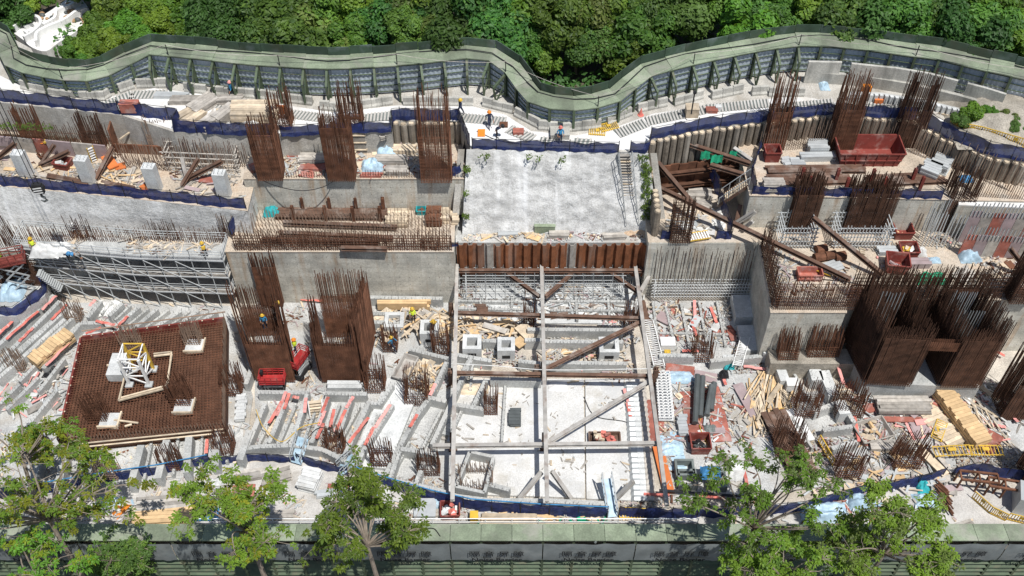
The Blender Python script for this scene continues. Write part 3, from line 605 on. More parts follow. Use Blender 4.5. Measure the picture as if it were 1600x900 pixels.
# --- clusters of starter bars for columns in the pit
CL = [('beside the timber pile, left of the pale ramp',588,603,1.6,1.5,3.6),('just right of the pale ramp',652,622,1.9,1.6,3.7),('beside the white box row, next to the leftmost strut',611,541,1.2,1.3,2.6),('between two white boxes under the leftmost strut',690,548,1.4,1.3,3.0),
 ('behind the left strut post on the white floor',767,640,1.1,1.1,3.0),('near the bottom beside the tan cell',671,735,1.7,1.0,2.6),('beside the ramp end near the near edge',598,722,1.6,1.2,2.6),('at the lower end of the red tape cells',525,700,1.5,1.1,2.5),
 ('on the mat corner near the crane base, far side',303,533,1.3,1.0,2.3),('on the far edge of the rebar mat, behind the crane base',207,540,1.4,1.0,2.2),('on the mat right of the crane base',286,625,1.5,1.3,3.1),('on the near left part of the rebar mat',156,650,1.5,1.2,2.7),
 ('at the right edge of the rebar mat',366,608,1.5,1.5,3.0),('below the rebar mat, leftmost of three',172,742,1.5,1.0,2.4),('below the rebar mat, middle of three',268,727,1.6,1.0,2.5),('below the rebar mat, rightmost of three',352,702,1.5,1.2,2.7),
 ('in front of the right podium face, left of two',1229,556,1.6,1.0,3.2),('in front of the right podium face, right of two',1284,553,2.6,.8,3.4),('beyond the red board among rubbish',1096,558,1.7,1.2,2.7),('beside the yellow net among concrete beams',1256,640,1.9,1.7,3.2),
 ('against the blinding wall of the tall core',1322,640,2.3,1.7,3.2),('near the near net, left of two at the right',1322,738,1.9,1.3,3.4),('near the near net, right of two at the right',1412,722,2.1,1.4,3.4),('below the pipes, tangled and dark',1228,700,2.0,1.8,3.2),
 ('upright beside the middle strut, above the slab',826,505,.9,.8,2.6),('in the corner beside the right strut line',982,505,.9,.8,2.8),('on the left pit floor beside long beams',118,498,1.3,.9,2.2),('on the left pit floor behind the timber',28,575,1.3,.9,2.2),
 ('on the near left floor under leaves',62,705,1.6,1.2,2.6),('inside the open concrete box near the bottom',744,752,2.6,1.7,1.5)]
for lab, u, v, w_, d_, h in CL:
    cage('rust starter bar cluster ' + lab, u, v, 1.75 if 'crane base' in lab or 'left part of the rebar mat' in lab else 2.0 if 'podium face' in lab else .3, w_, d_, h, h*.6, .2, .3, mt='rust' if h > 2.4 else 'rust_pale', cat='starter bars', group='starter bar clusters in the pit', inner=True, r=.026, lean=(jit(.05), jit(.05)), name='starter_bar_cluster')
# ================================================================ sheet piles, struts, beams
t = thing('sheet_pile_wall', 'rust brown sheet pile wall at the foot of the shotcrete slope', 'sheet pile wall', P(716,379,5.3))
A, B = P(713,380,5.5), P(1031,380,5.5); n = 22
for i in range(n):
    x0 = A.x+(B.x-A.x)*i/n; x1 = A.x+(B.x-A.x)*(i+1)/n; w_ = x1-x0; top = 5.55+jit(.12)
    pr = [(0,.02),(.18,.02),(.32,-.26),(.68,-.26),(.82,.02),(1,.02)]
    m = MB(); rows = [[Vector((x0+e*w_, A.y+y-.15, z)) for e, y in pr] for z in (1.6, top)]; m.sheet(rows); m.sheet([[q+Vector((0,.05,0)) for q in r][::-1] for r in rows])
    m.add([q for q in rows[1]]+[q+Vector((0,.05,0)) for q in rows[1]], [(j,j+1,j+7,j+6) for j in range(5)])
    m.build('pile', 'pile_rust' if i not in (3,12) else 'timber_grey', t)
m = MB(); m.hbeam(A+Vector((-.3,-.75,-2.75)), B+Vector((.4,-.75,-2.75)), .3, .3, .05); m.build('waler', 'beam_brown', t)
# --- strut frame over the middle floor (about 2 m above it)
ZS = 2.35
def strut(label, a, b, mt, z=ZS, z2=None, sec=.31, name='steel_strut', group='steel struts of the middle frame', zend=None):
    p, q = P(a[0], a[1], z), P(b[0], b[1], z2 if z2 is not None else z); m = MB(); m.hbeam(p, q, sec, sec, .055)
    d = (q-p).normalized()
    for k in range(1, int((q-p).length/2.4)): c = p+d*(k*2.4); m.beam(c-d*.03, c+d*.03, sec-.02, sec-.1)
    return one(m, name, mt, label, 'strut', group)
strut('long pale strut running towards the camera, left of three', (714,414), (707,782), 'beam_pale', ZS+.45)
strut('long pale strut running towards the camera, middle of three', (846,404), (855,785), 'beam_pale', ZS+.45)
strut('long pale strut running towards the camera, right of three', (992,412), (1042,790), 'beam_pale', ZS+.45)
strut('brown cross strut nearest the sheet piles', (706,489), (1006,498), 'beam_brown')
strut('brown cross strut across the middle of the frame', (704,583), (1020,588), 'beam_brown')
strut('pale brown cross strut nearest the near net', (676,697), (1034,693), 'beam_pale')
strut('brown diagonal strut from the right joint down to the middle strut', (1004,502), (848,579), 'beam_brown', ZS+.02)
strut('pale diagonal strut below the middle cross strut', (1018,594), (856,692), 'beam_pale', ZS+.02)
strut('short brown diagonal brace left of the middle strut, far end', (780,418), (843,464), 'beam_brown', ZS+.03)
strut('short brown diagonal brace right of the middle strut, far end', (905,418), (852,464), 'beam_brown', ZS+.03)
strut('short brown diagonal brace left of the right strut, far end', (938,416), (996,456), 'beam_brown', ZS+.03)
strut('short pale diagonal brace right of the right strut, far end', (1026,412), (1001,455), 'beam_pale', ZS+.03)
strut('short pale knee brace right of the middle strut, near end', (862,736), (892,779), 'beam_pale', ZS-.02, .6)
strut('short pale knee brace left of the middle strut, near end', (846,738), (812,779), 'beam_pale', ZS-.02, .6)
strut('short pale knee brace at the near right joint', (990,752), (964,778), 'beam_pale', ZS-.02, .6)
for i, (u, v) in enumerate(((705,600),(706,498),(848,590),(850,700),(708,700),(838,594),(998,500),(1022,598))):
    p = P(u, v, .2); m = MB(); m.hbeam(p, p+Vector((0,0,1.95)), .4, .4, .06, (0,1,0)); m.box((p.x,p.y,.2), (.7,.7,.06))
    one(m, 'king_post', 'beam_brown', 'short brown king post under the strut frame, %s' % ('left end of the middle cross strut','left end of the far cross strut','middle strut at the middle cross strut','middle strut at the near cross strut','left strut at the near cross strut','just left of the middle strut','right end of the far cross strut','right end of the middle cross strut')[i], 'post', 'king posts under the struts')
# --- raking steel beams at the right
def rake(label, a, b, za, zb, mt='beam_brown', sec=.36, group='raking steel beams on the right'):
    m = MB(); p, q = P(*a, za), P(*b, zb); m.hbeam(p, q, sec, sec, .07)
    return one(m, 'raking_beam', mt, label, 'steel beam', group)
rake('brown raking beam from the slope corner down towards the open cage', (1024,250), (1082,318), 10.6, 8.6)
rake('long brown raking beam from the slope side to the podium fringe', (1027,292), (1328,437), 9.2, 7.4)
rake('brown raking beam with green net rags, upper of two', (1078,226), (1172,256), 11.6, 10.9)
rake('brown raking beam below the green rags', (1110,258), (1165,274), 10.4, 10.4)
rake('pale short raking beam near the top corner with green rag', (1146,232), (1175,252), 11.4, 11.0, 'beam_pale')
rake('black raking beam leaning from the first silver frame to the podium edge', (1270,340), (1380,430), 10.4, 7.2, 'beam_brown')
rake('brown beam leaning at the right edge above the mauve formwork', (1578,388), (1612,432), 9.6, 7.2)
rake('short upright brown plate beam before the right podium wall', (1157,320), (1150,350), 8.4, 7.)
rake('short tan prop beam against the right podium wall, upper', (1180,330), (1148,350), 9.0, 7.2, 'beam_pale', .3)
rake('short tan prop beam against the right podium wall, lower', (1176,346), (1160,358), 8.6, 7.2, 'beam_pale', .3)
rake('brown raking prop on the left deck beside the white stub', (108,237), (62,258), 10.9, 9.8, 'beam_brown', .35)
rake('steep brown raking prop crossing the long prop on the left deck', (85,226), (65,256), 11.2, 9.9, 'beam_brown', .3)
rake('brown raking prop at the picture edge of the left deck', (24,224), (-8,250), 11.2, 9.8, 'beam_brown', .35)
rake('brown raking prop leaning near the orange board on the left deck', (176,230), (150,280), 11.2, 9.8, 'beam_brown', .35)
rake('tan raking prop inside the grey frame, steep one', (284,246), (291,276), 11.5, 9.9, 'beam_pale', .3)
rake('brown raking prop inside the grey frame, long flat one', (347,252), (290,281), 11.6, 9.9, 'beam_brown', .35)
rake('brown raking prop inside the grey frame, middle one', (310,248), (284,290), 11.6, 9.8, 'beam_brown', .3)
# --- loose brown beams lying on the decks
def lying(label, a, b, z, mt='beam_brown', sec=.36, n=1, name='steel_beam', cat='steel beam', group='steel beams lying on decks'):
    p, q = P(*a, z+sec/2), P(*b, z+sec/2); d = (q-p).normalized(); s = Vector((-d.y,d.x,0))
    if n == 1:
        m = MB(); m.hbeam(p, q, sec, sec, .06); return one(m, name, mt, label, cat, group)
    t = thing(name.replace('beam', 'beam_stack'), label, cat, p)
    for k in range(n):
        m = MB(); e = jit(.25); m.hbeam(p+s*(k*sec*1.08)+d*e, q+s*(k*sec*1.08)+d*(e+jit(.4)), sec, sec, .06); m.build('beam', mt, t)
    return t
lying('long brown beam on the lower left podium, uppermost of the loose ones', (443,348), (620,355), L1+.3)
lying('long brown beam on the lower left podium, second of the loose ones', (436,364), (614,372), L1+.3)
lying('long brown beam on the lower left podium nearest its edge, left', (410,374), (592,377), L1+.3)
lying('short brown beam on the lower left podium edge, right', (533,388), (605,389), L1+.5)
lying('rack of brown pipes and beams along the back of the lower left podium', (432,339), (605,341), L1, 'beam_brown', .4, 3)
rk = thing('pipe_rack', 'row of short brown stanchions holding the beams on the lower left podium', 'rack', P(460,345,L1))
for u, v in ((460,344),(510,344),(553,345),(595,345),(475,330),(517,330),(558,330),(600,331)):
    p = P(u, v, L1); m = MB(); m.hbeam(p, p+Vector((0,0,1.7)), .28, .28, .05, (0,1,0)); m.build('stanchion', 'rust', rk)
lying('brown beam bundle on the upper right podium, far row', (1196,270), (1345,268), L2, 'beam_brown', .3, 3)
lying('brown beam bundle on the upper right podium, left near row', (1205,289), (1330,285), L2, 'beam_brown', .32, 4)
lying('brown beam bundle on the upper right podium, right near row', (1360,290), (1474,284), L2, 'beam_brown', .32, 4)
rk = thing('pipe_rack', 'row of short dark red stanchions holding beams before the red skip', 'rack', P(1250,290,L2))
for u, v in ((1251,283),(1305,284),(1360,285),(1424,284),(1263,297),(1320,299),(1378,298),(1436,297)):
    p = P(u, v, L2); m = MB(); m.hbeam(p, p+Vector((0,0,1.5)), .26, .26, .05, (0,1,0)); m.build('stanchion', 'red_steel', rk)
lying('brown angle lying along the blue net on the left deck', (75,277), (140,289), LD, 'beam_brown', .25, 2)
lying('brown channel lying beside the third white stub on the left deck', (160,288), (215,298), LD, 'beam_brown', .25, 2)
lying('stack of brown sheet piles among leaves at the lower right', (1192,646), (1240,742), .3, 'beam_brown', .5, 4)
for i, (a, b) in enumerate((((1090,586),(1086,660)),((1098,588),(1094,650)),((1112,602),(1104,648)),((1116,598),(1111,640)))):
    m = MB(); p, q = P(*a, 1.1), P(*b, .75); m.tube([p, q], .24, 10); m.tube([q+(p-q).normalized()*.02, q+(p-q).normalized()*-.05], .27, 10)
    one(m, 'steel_pipe', 'dark_pipe', 'dark grey pipe, %s from the left among four lying on red boards' % nth(i), 'pipe', 'dark pipes on red boards')
# ================================================================ ground beams with starter teeth
ZB = 1.15
def gbeam(label, pts, w_=.38, z=ZB, mt='concrete', teeth=True, group='concrete ground beams', z0=0.):
    q = PL(pts, z); t = thing('ground_beam', label, 'ground beam', Vector((q[0].x, q[0].y, z0)), group); m = MB(); h = MB(); nn = normals(q)
    L_, R_ = [p+n*w_/2 for p, n in zip(q, nn)], [p-n*w_/2 for p, n in zip(q, nn)]
    m.prism([(p.x,p.y) for p in R_]+[(p.x,p.y) for p in L_[::-1]], z0-.05, z+jit(.04)); m.build('beam', mt, t)
    if teeth:
        for side in (L_, R_):
            for p in along(side, .3):
                if random.random() < .8: h.bar(p+Vector((0,0,-.02)), p+Vector((jit(.08), jit(.08), .28+jit(.14))), .018, 3)
        h.build('starter_bars', 'grey_bar', t, kind='stuff')
    return t
for i, pts in enumerate(([(84,460),(0,536),(-30,562)],[(93,470),(0,564),(-30,592)],[(109,477),(28,552),(-20,596)],[(101,498),(31,561),(-5,592)],[(126,504),(96,538),(67,575)])):
    gbeam('grey ground beam running diagonally at the far left, %s from the blue platform net' % nth(i), pts)
for i, pts in enumerate(([(70,458),(-10,530)],[(97,486),(0,572)],[(118,492),(50,556)],[(84,540),(30,596)],[(60,590),(10,640)],[(100,560),(60,612)],[(30,600),(-10,640)],[(88,610),(40,668)])):
    gbeam('low narrow concrete rib among the far left beams, %s from the platform' % nth(i), pts, .3, .9)
for i, pts in enumerate(([(430,640),(404,694)],[(462,632),(436,692)],[(497,632),(472,694)],[(531,632),(508,690)],[(562,634),(520,712)],[(592,650),(560,712)],[(640,690),(620,728)],[(690,640),(660,700)],[(722,640),(700,690)])):
    gbeam('low narrow concrete rib inside the taped cells, %s from the left' % nth(i), pts, .22, .6)
for i, pts in enumerate(([(176,474),(158,490)],[(204,477),(180,500)],[(232,482),(200,508)],[(264,484),(226,512)],[(296,486),(262,510)],[(325,486),(300,503)])):
    gbeam('low narrow rib between scaffold and mat, %s from the left' % nth(i), pts, .2, .6)
for i, pts in enumerate(([(160,700),(150,762)],[(236,692),(224,752)],[(278,684),(270,742)],[(316,677),(313,732)],[(364,672),(354,722)])):
    gbeam('low narrow rib below the rebar mat, %s from the left' % nth(i), pts, .2, .6)
for i, pts in enumerate(([(1040,478),(1056,545)],[(1064,474),(1078,545)],[(1092,470),(1104,535)],[(1120,470),(1134,540)],[(1030,520),(1140,522)],[(1020,470),(1032,560)])):
    gbeam('low narrow concrete rib in the rubbish strewn right bay, %s' % ('leftmost long one','second long one','third long one','fourth long one','cross one','beside the strut'[:13]+' strut')[i], pts, .22, .5)
for i, pts in enumerate(([(716,470),(840,472)],[(716,482),(840,484)],[(860,470),(990,471)],[(860,484),(990,485)],[(752,462),(750,500)],[(800,462),(798,500)],[(900,462),(902,500)],[(950,462),(953,500)],[(740,545),(735,610)],[(790,600),(784,690)],[(1236,575),(1262,620)],[(1330,560),(1345,600)],[(1236,650),(1270,700)])):
    gbeam('low narrow concrete rib ' + ('left of the middle strut, farthest cross one','left of the middle strut, second cross one','right of the middle strut, farthest cross one','right of the middle strut, second cross one','under the scaffold frames, first lengthwise','under the scaffold frames, second lengthwise','under the scaffold frames, third lengthwise','under the scaffold frames, fourth lengthwise','beside the third white box','along the white floor left bay','beside the fan of timbers','at the footing of the core','under the lower right leaves')[i], pts, .22, .55)
for i, pts in enumerate(([(157,471),(137,496)],[(191,473),(170,493)],[(217,479),(185,506)],[(245,482),(212,510)],[(282,485),(240,512)],[(310,485),(280,507)],[(338,485),(318,500)])):
    gbeam('short grey ground beam between scaffold and rebar mat, %s from the left' % nth(i), pts)
gbeam('grey ground beam crossing behind the rebar mat corner', [(126,504),(160,504)])
for i, pts in enumerate(([(142,706),(132,768)],[(220,695),(204,757)],[(260,687),(246,747)],[(295,680),(291,738)],[(338,672),(336,728)],[(390,672),(374,718)],[(60,720),(40,780)],[(100,712),(88,772)])):
    gbeam('thick pale ground beam below the rebar mat, %s' % ('at the second starter cluster','third towards the right','fourth towards the right','fifth towards the right','beside the rightmost starter cluster','next to the gangway','under the leaves, leftmost','under the leaves, second')[i], pts, .55, 1.3, teeth=False)
for i, pts in enumerate(([(414,630),(384,702)],[(446,629),(420,692)],[(480,616),(455,695)],[(512,620),(487,692)],[(549,620),(530,676)],[(577,627),(536,717)])):
    gbeam('grey ground beam edging the red taped cells, %s from the left' % nth(i), pts)
X = [('at the back of the red taped cells, left half', [(403,612),(483,613)]),('at the back of the red taped cells, right half', [(507,614),(573,615)]),('closing the red taped cells at the near edge', [(384,700),(405,697),(458,695),(504,702),(540,720)]),
 ('wrapped round the bars left of the pale ramp', [(613,600),(593,631),(574,628)]),('on the left edge of the pale ramp', [(613,632),(571,698),(556,728)]),('on the right edge of the pale ramp', [(698,565),(672,619),(653,645),(624,698),(602,742)]),
 ('right of the pale ramp, under the left strut', [(736,560),(708,622),(675,694)]),('crossing between ramp and left strut', [(672,621),(697,627)]),('crossing under the left strut to the post', [(712,632),(756,639)]),('right of the left strut, short', [(759,594),(739,636)]),
 ('behind the tan cell near the bottom', [(626,701),(680,709)]),('right of the tan cell near the bottom', [(662,722),(650,756)]),('left of the tan cell near the bottom', [(624,705),(610,746)]),('along the curved near edge', [(556,730),(607,749),(650,757),(687,766),(714,775),(762,781),(860,782),(945,786)]),
 ('stub beside the open box near the bottom', [(762,756),(797,765)]),('under the far cross strut, upper', [(824,514),(974,515)]),('under the far cross strut, lower', [(848,533),(974,534)]),('long one behind the middle cross strut', [(852,566),(979,568)]),
 ('left of the middle strut behind the boxes', [(712,554),(768,564)]),('short one before the middle cross strut', [(810,564),(846,568)]),('behind the row of white boxes', [(754,532),(778,533)]),('short one left of the middle strut', [(820,531),(846,531)]),
 ('below the middle cross strut, left', [(766,592),(846,594)]),('short diagonal one behind the left strut', [(736,558),(724,580)]),('nearest the lower left podium face', [(575,464),(692,466)]),('second from the lower left podium face', [(577,490),(640,490)]),('third from the lower left podium face', [(578,503),(625,503)]),
 ('under the white boxes at the leftmost strut', [(640,545),(700,560)]),('left of the box cage, on the pit floor', [(384,600),(398,560)]),
 ('among rubbish beyond the red boards', [(1030,555),(1085,556)]),('near the second pad at the right', [(1110,564),(1190,556)]),('long one at the right behind the fan of timbers', [(1200,575),(1261,563)]),('at the right under scattered green scraps', [(1262,566),(1276,596)]),
 ('closing the yellow cell at the back', [(1272,643),(1314,627)]),('closing the yellow cell at the front', [(1286,672),(1332,666)]),('right of the yellow cell', [(1317,631),(1335,661)]),('beside the footing of the core', [(1286,563),(1303,608)]),('below the yellow cell', [(1300,700),(1340,690)])]
for lab, pts in X: gbeam('grey ground beam ' + lab, pts)
for i, (lab, u, v, w_, d_, h) in enumerate((('long pale concrete block in the middle of the right beam cells',1290,612,.9,2.6,1.3),('pale concrete block beside the fan of timbers',1218,594,.8,1.8,1.2),('pale concrete block in the yellow cell',1310,652,.9,1.3,1.5),
   ('square pale concrete pad under the podium side wall, farther one',1162,492,2.2,2.6,1.3),('square pale concrete pad under the podium side wall, nearer one',1174,538,2.3,2.8,1.0),('pale concrete block at the core footing',1268,590,1.0,2.4,1.3))):
    p = P(u, v, 0); m = MB(); m.box((p.x, p.y, -.05), (w_, d_, h), .12 if i < 3 else .02); one(m, 'concrete_block', 'pale_concrete', lab, 'concrete block', 'pale concrete blocks in the pit')
for i, (a, b) in enumerate((((402,612),(401,640)),((424,640),(448,600)))): pass
# open box near the bottom
t = thing('concrete_box', 'open concrete box with bars on its rim near the bottom edge', 'concrete box', P(734,705,0))
c = PL([(734,705),(771,713),(757,769),(712,759)], 1.3)
for a, b in zip(c, c[1:]+c[:1]): m = MB(); d = (b-a).normalized(); m.beam(a+Vector((0,0,-.68)), b+Vector((0,0,-.68)), .26, 1.3); m.build('side', 'concrete', t)
# hollow white boxes
HB = [('leftmost in the row behind the timber pile',617,528,1.7,1.5),('second in the row, beside the leftmost strut',672,541,1.6,1.7),('third in the row, right of the leftmost strut',738,562,1.6,1.5),('fourth in the row, with rust bars before it',791,566,1.5,1.6),('alone under the brown diagonal strut',951,565,1.7,1.3),('at the right beside the podium corner',1206,570,2.0,1.6)]
for lab, u, v, w_, h in HB:
    p = P(u, v, 0); t = thing('hollow_concrete_box', 'hollow square white concrete box ' + lab, 'concrete box', p, 'hollow white boxes'); m = MB()
    for sx, sy, lx, ly in ((0,-1,w_,.35),(0,1,w_,.35),(-1,0,.35,w_-.7),(1,0,.35,w_-.7)): m.box((p.x+sx*(w_-.35)/2, p.y+w_/2+sy*(w_-.35)/2, 0), (lx, ly, h))
    m.build('shell', 'pale_concrete', t); m = MB(); m.box((p.x, p.y+w_/2, 0), (w_-.72, w_-.72, .3)); m.build('bottom', 'concrete', t)
    m = MB(); m.box((p.x, p.y-.01, h*.35), (w_*.45, .05, .35)); m.build('slot', 'black', t)
# ================================================================ rebar mat with the tower crane base
ZM = 1.75
mc = PL([(128,530),(352,500),(350,664),(92,690)], ZM)
t = thing('rebar_mat', 'large square brown rebar mat around the tower crane base', 'rebar mat', Vector((mc[0].x, mc[0].y, 0)))
m = MB(); m.prism([(p.x,p.y) for p in mc], -.05, ZM-.55); m.build('blinding', 'rust_dark', t)
def quadpt(s, f): return mc[0].lerp(mc[1], s).lerp(mc[3].lerp(mc[2], s), f)
m = MB()
for k, z in ((0, 0.),):
    for i in range(47): m.bar(quadpt((i+k*.5)/47, 0)+Vector((0,0,z)), quadpt((i+k*.5)/47, 1)+Vector((0,0,z)), .034, 4)
    for i in range(42): m.bar(quadpt(0, (i+k*.5)/42)+Vector((0,0,z+.06)), quadpt(1, (i+k*.5)/42)+Vector((0,0,z+.06)), .034, 4)
m.build('bars', 'rust', t, kind='stuff')
for i, (a, b) in enumerate(((0,1),(0,3))):
    m = MB(); m.beam(mc[a]+Vector((0,0,-.3)), mc[b]+Vector((0,0,-.3)), .16, 1.35); m.build('edge_form', 'red_steel', t)
m = MB()
for p in along([mc[0], mc[3]], .9): m.box((p.x+.1, p.y, ZM+.38), (.1,.1,.06))
for p in along([mc[0], mc[1]], .9): m.box((p.x, p.y-.1, ZM+.38), (.1,.1,.06))
m.build('bolt', 'timber_pale', t, kind='stuff')
m = MB(); bars_row(m, [mc[1]+Vector((0,0,-.3)), mc[2]+Vector((0,0,-.3))], 1.1, .16, .03); bars_row(m, [mc[3]+Vector((0,0,-.3)), mc[2]+Vector((0,0,-.3))], .8, .25, .03); m.build('edge_bars', 'rust_pale', t, kind='stuff')
for z in (.0, -.5):
    m = MB(); m.bar(mc[3]+Vector((0,-.4,z)), mc[2]+Vector((0,-.4,z)), .07, 6); m.build('tube_rail', 'timber_pale', t)
m = MB(); m.bar(mc[0]+Vector((0,.5,.5)), mc[1]+Vector((0,.5,.5)), .06, 6); m.build('tube_rail', 'rust_pale', t)
for i, (u, v) in enumerate(((303,545),(170,662),(286,640),(185,567))):
    p = P(u, v, ZM); m = MB()
    for sx, sy, lx, ly in ((0,-1,1.6,.12),(1,0,.12,1.5)): m.box((p.x+sx*.8, p.y+.3+sy*.7, ZM-.1), (lx, ly, .35))
    m.build('pocket_form', 'timber_pale', t); m = MB(); m.box((p.x, p.y+.35, ZM-.4), (1.45,1.25,.5)); m.build('pocket_pad', 'pale_concrete', t)
# tower crane base
p = P(222,590,ZM); t = thing('tower_crane_base', 'yellow and white lattice tower crane base section standing in the rebar mat', 'crane base', p)
hw, hh = .8, 3.4
cs = [(-hw,-hw),(hw,-hw),(hw,hw),(-hw,hw)]
for i, (x, y) in enumerate(cs):
    m = MB(); m.beam(p+Vector((x,y,0)), p+Vector((x,y,hh)), .2, .2); m.build('leg', 'white_paint' if y < 0 else 'yellow', t)
    m = MB(); m.box((p.x+x, p.y+y, p.z), (.6,.6,.2)); m.build('foot', 'galv', t)
for i in range(4):
    a, b = cs[i], cs[(i+1) % 4]; m = MB()
    for k in range(3):
        z0, z1 = .2+k*hh/3.1, .2+(k+1)*hh/3.1
        m.beam(p+Vector((*a, z0 if k % 2 else z1)), p+Vector((*b, z1 if k % 2 else z0)), .09, .09); m.beam(p+Vector((*a, z1)), p+Vector((*b, z1)), .09, .09)
    m.build('bracing', 'white_paint' if i != 2 else 'yellow', t)
m = MB(); m.box((p.x-1.9, p.y+.2, p.z), (1.5,1.2,.9)); m.build('ballast_block', 'pale_concrete', t)
gt = thing('guard_rail', 'square of pale timber rails lying around the tower crane base', 'guard rail', p)
r4 = PL([(188,622),(262,602),(268,550),(240,553)], ZM+.35)
for a, b in ((r4[0], r4[1]), (r4[1], r4[2]), (r4[2], r4[3]), (r4[0], P(197,575,ZM+.35))):
    for k in (0, .35): m = MB(); m.beam(a+Vector((0,-k,k*.4)), b+Vector((k*.4,-k,k*.4)), .13, .13); m.build('rail', 'timber_pale', gt)
for lab, a, b in (('near the lower rim',(178,656),(216,661)),('beside the longer one',(195,666),(206,663))):
    m = MB(); m.beam(P(*a, ZM+.15), P(*b, ZM+.15), .14, .1); one(m, 'timber_batten', 'timber_pale', 'pale timber batten lying on the rebar mat ' + lab, 'batten', 'battens on the rebar mat')
# ================================================================ scaffold on the left
sc = thing('scaffold', 'three lift grey tube scaffold with plank decks under the left slope', 'scaffold', P(110,468,.1))
fr = along([P(66,462,.1), P(110,466,.1), P(240,478,.1), P(372,482,.1)], 1.4); bk = [p+Vector((.05,2.3,0)) for p in fr]; LV = (2.0, 4.1, 6.2)
for f_, b_ in zip(fr, bk):
    for q in (f_, b_): m = MB(); m.bar(q, q+Vector((0,0,7.4 if q is f_ else 7.2)), .045, 5); m.build('standard', 'galv', sc)
for z in LV:
    for i in range(len(fr)-1):
        m = MB(); a, b, c_, d_ = fr[i], fr[i+1], bk[i+1], bk[i]
        m.prism([(q.x,q.y) for q in (a,b,c_,d_)], z-.06, z); m.build('deck_board', 'concrete' if z > 6 else 'timber_grey', sc)  # lower decks coloured darker, painting in the shade inside the scaffold
    m = MB()
    for dz in (.5, .8, 1.1):
        for run in (fr, bk):
            for a, b in zip(run, run[1:]): m.bar(a+Vector((0,0,z+dz)), b+Vector((0,0,z+dz)), .035, 4)
        for e in (0, -1): m.bar(fr[e]+Vector((0,0,z+dz)), bk[e]+Vector((0,0,z+dz)), .035, 4)
    m.build('guard_tubes', 'galv', sc, kind='stuff')
    m = MB()
    for a, b in zip(fr, fr[1:]): m.beam(a+Vector((0,-.06,z+.06)), b+Vector((0,-.06,z+.06)), .04, .13)
    m.build('toe_board', 'pale_concrete', sc)
for i in range(0, len(fr)-2, 2):
    for k, z in enumerate((0, 2, 4.1)):
        m = MB(); a, b = (fr[i], fr[i+2]); m.bar(a+Vector((0,-.08,z+2)), b+Vector((0,-.08,z)), .04, 4); m.build('brace', 'galv', sc)
st = MB()
for k in range(12): q = fr[1].lerp(fr[2], k/12); st.box((q.x, q.y-.7, 4.+k*-.17+.1), (.3,.8,.05))
st.build('stair_tread', 'galv', sc, kind='stuff')
# forms in front of the left deck side: dark formwork boxes beside the scaffold
for lab, px in (('at the far left edge beneath the lime lift', [(-40,452),(60,452)]),):
    pass
# grey tube frame on the left deck
def tubeframe(label, u, v, z, w_, d_, h, nx, nz, rz=0., mt='galv', ny=2, r=.05, name='tube_frame'):
    p = P(u, v, z); t = thing(name, label, 'falsework', p); Rm = Matrix.Rotation(rz, 3, 'Z')
    def W(x, y, zz): return p + Rm @ Vector((x, y, zz))
    m = MB(); n = MB()
    for i in range(nx+1):
        for j in range(ny): x = -w_/2+w_*i/nx; y = d_*j/max(1, ny-1); m.bar(W(x,y,0), W(x,y,h*(1+jit(.08))), r, 4)
    for k in range(nz):
        zz = h*(k+.6)/nz
        for j in range(ny): n.bar(W(-w_/2-.3,d_*j/max(1, ny-1),zz), W(w_/2+.3,d_*j/max(1, ny-1),zz), r, 4)
        for x in (-w_/2, w_/2): n.bar(W(x,-.2,zz), W(x,d_+.2,zz), r, 4)
    m.build('uprights', mt, t, kind='stuff'); n.build('ledgers', mt, t, kind='stuff'); return t
tubeframe('grey tube frame round the raking props on the left deck', 318, 268, LD, 6.2, 1.4, 2.3, 8, 4, -.06, 'timber_grey')
tubeframe('silver shoring frame at the foot of the first dark cage, right podium', 1243, 388, L1, 2.7, 1.9, 2.6, 10, 5)
tubeframe('silver shoring frame at the foot of the wide dark cage, right podium', 1344, 388, L1, 4.4, 1.9, 2.6, 16, 5)
tubeframe('long white falsework rails along the wall below the strut deck', 1100, 466, .6, 9.0, .6, 2.0, 34, 5, 0, 'pale_concrete', 2, .035)
tubeframe('light scaffold frames under the far end of the strut frame', 850, 470, .2, 14, 1.9, 2.6, 16, 4, 0, 'galv', 3, .035)
tubeframe('light scaffold frames left of the middle strut, farther row', 770, 452, .2, 6, 1.2, 2.8, 4, 3, 0, 'galv', 2, .035)
# ================================================================ blue debris nets on posts
def net(label, px, z, h=1.1, sag=.2, mt='blue_net', posts=2.2, edge=None):
    q = along(PL(px, z), .45); h *= 1.15; t = thing('blue_net_fence', label, 'net fence', q[0], 'blue debris nets'); nn = normals(q); rows = []
    for j in range(5):
        f = j/4; rows.append([p+n*(.13*noise.noise(Vector((p.x*1.1, p.y*1.1, f*1.7)))+.08*math.sin(i*1.9+f*3))+Vector((0,0,h*f*(1+.1*noise.noise(Vector((p.x*.7, p.y*.7, 9)))) - (sag*abs(math.sin(i*.55)) if j == 4 else 0))) for i, (p, n) in enumerate(zip(q, nn))])
    m = MB(); m.sheet(rows); m.build('net', mt, t, True)
    m = MB(); m.tube([p+Vector((0,0,h*.97)) for p in q], .03, 4); m.build('top_rope', 'black', t)
    if edge: m = MB(); m.tube([p+Vector((0,0,h+.03)) for p in q], .045, 5); m.build('edge_strip', edge, t)
    for p in along(PL(px, z), posts): m = MB(); m.bar(p, p+Vector((0,0,h+.12)), .035, 5); m.build('post', 'black', t)
    return t
net('blue net along the road edge at the far upper left', [(-60,152),(0,158),(100,169),(188,179)], ROAD, 1.25)
net('blue net turning round the white storage area at the upper left', [(188,178),(250,186),(284,190),(272,206),(330,210),(432,214)], ROAD, 1.3)
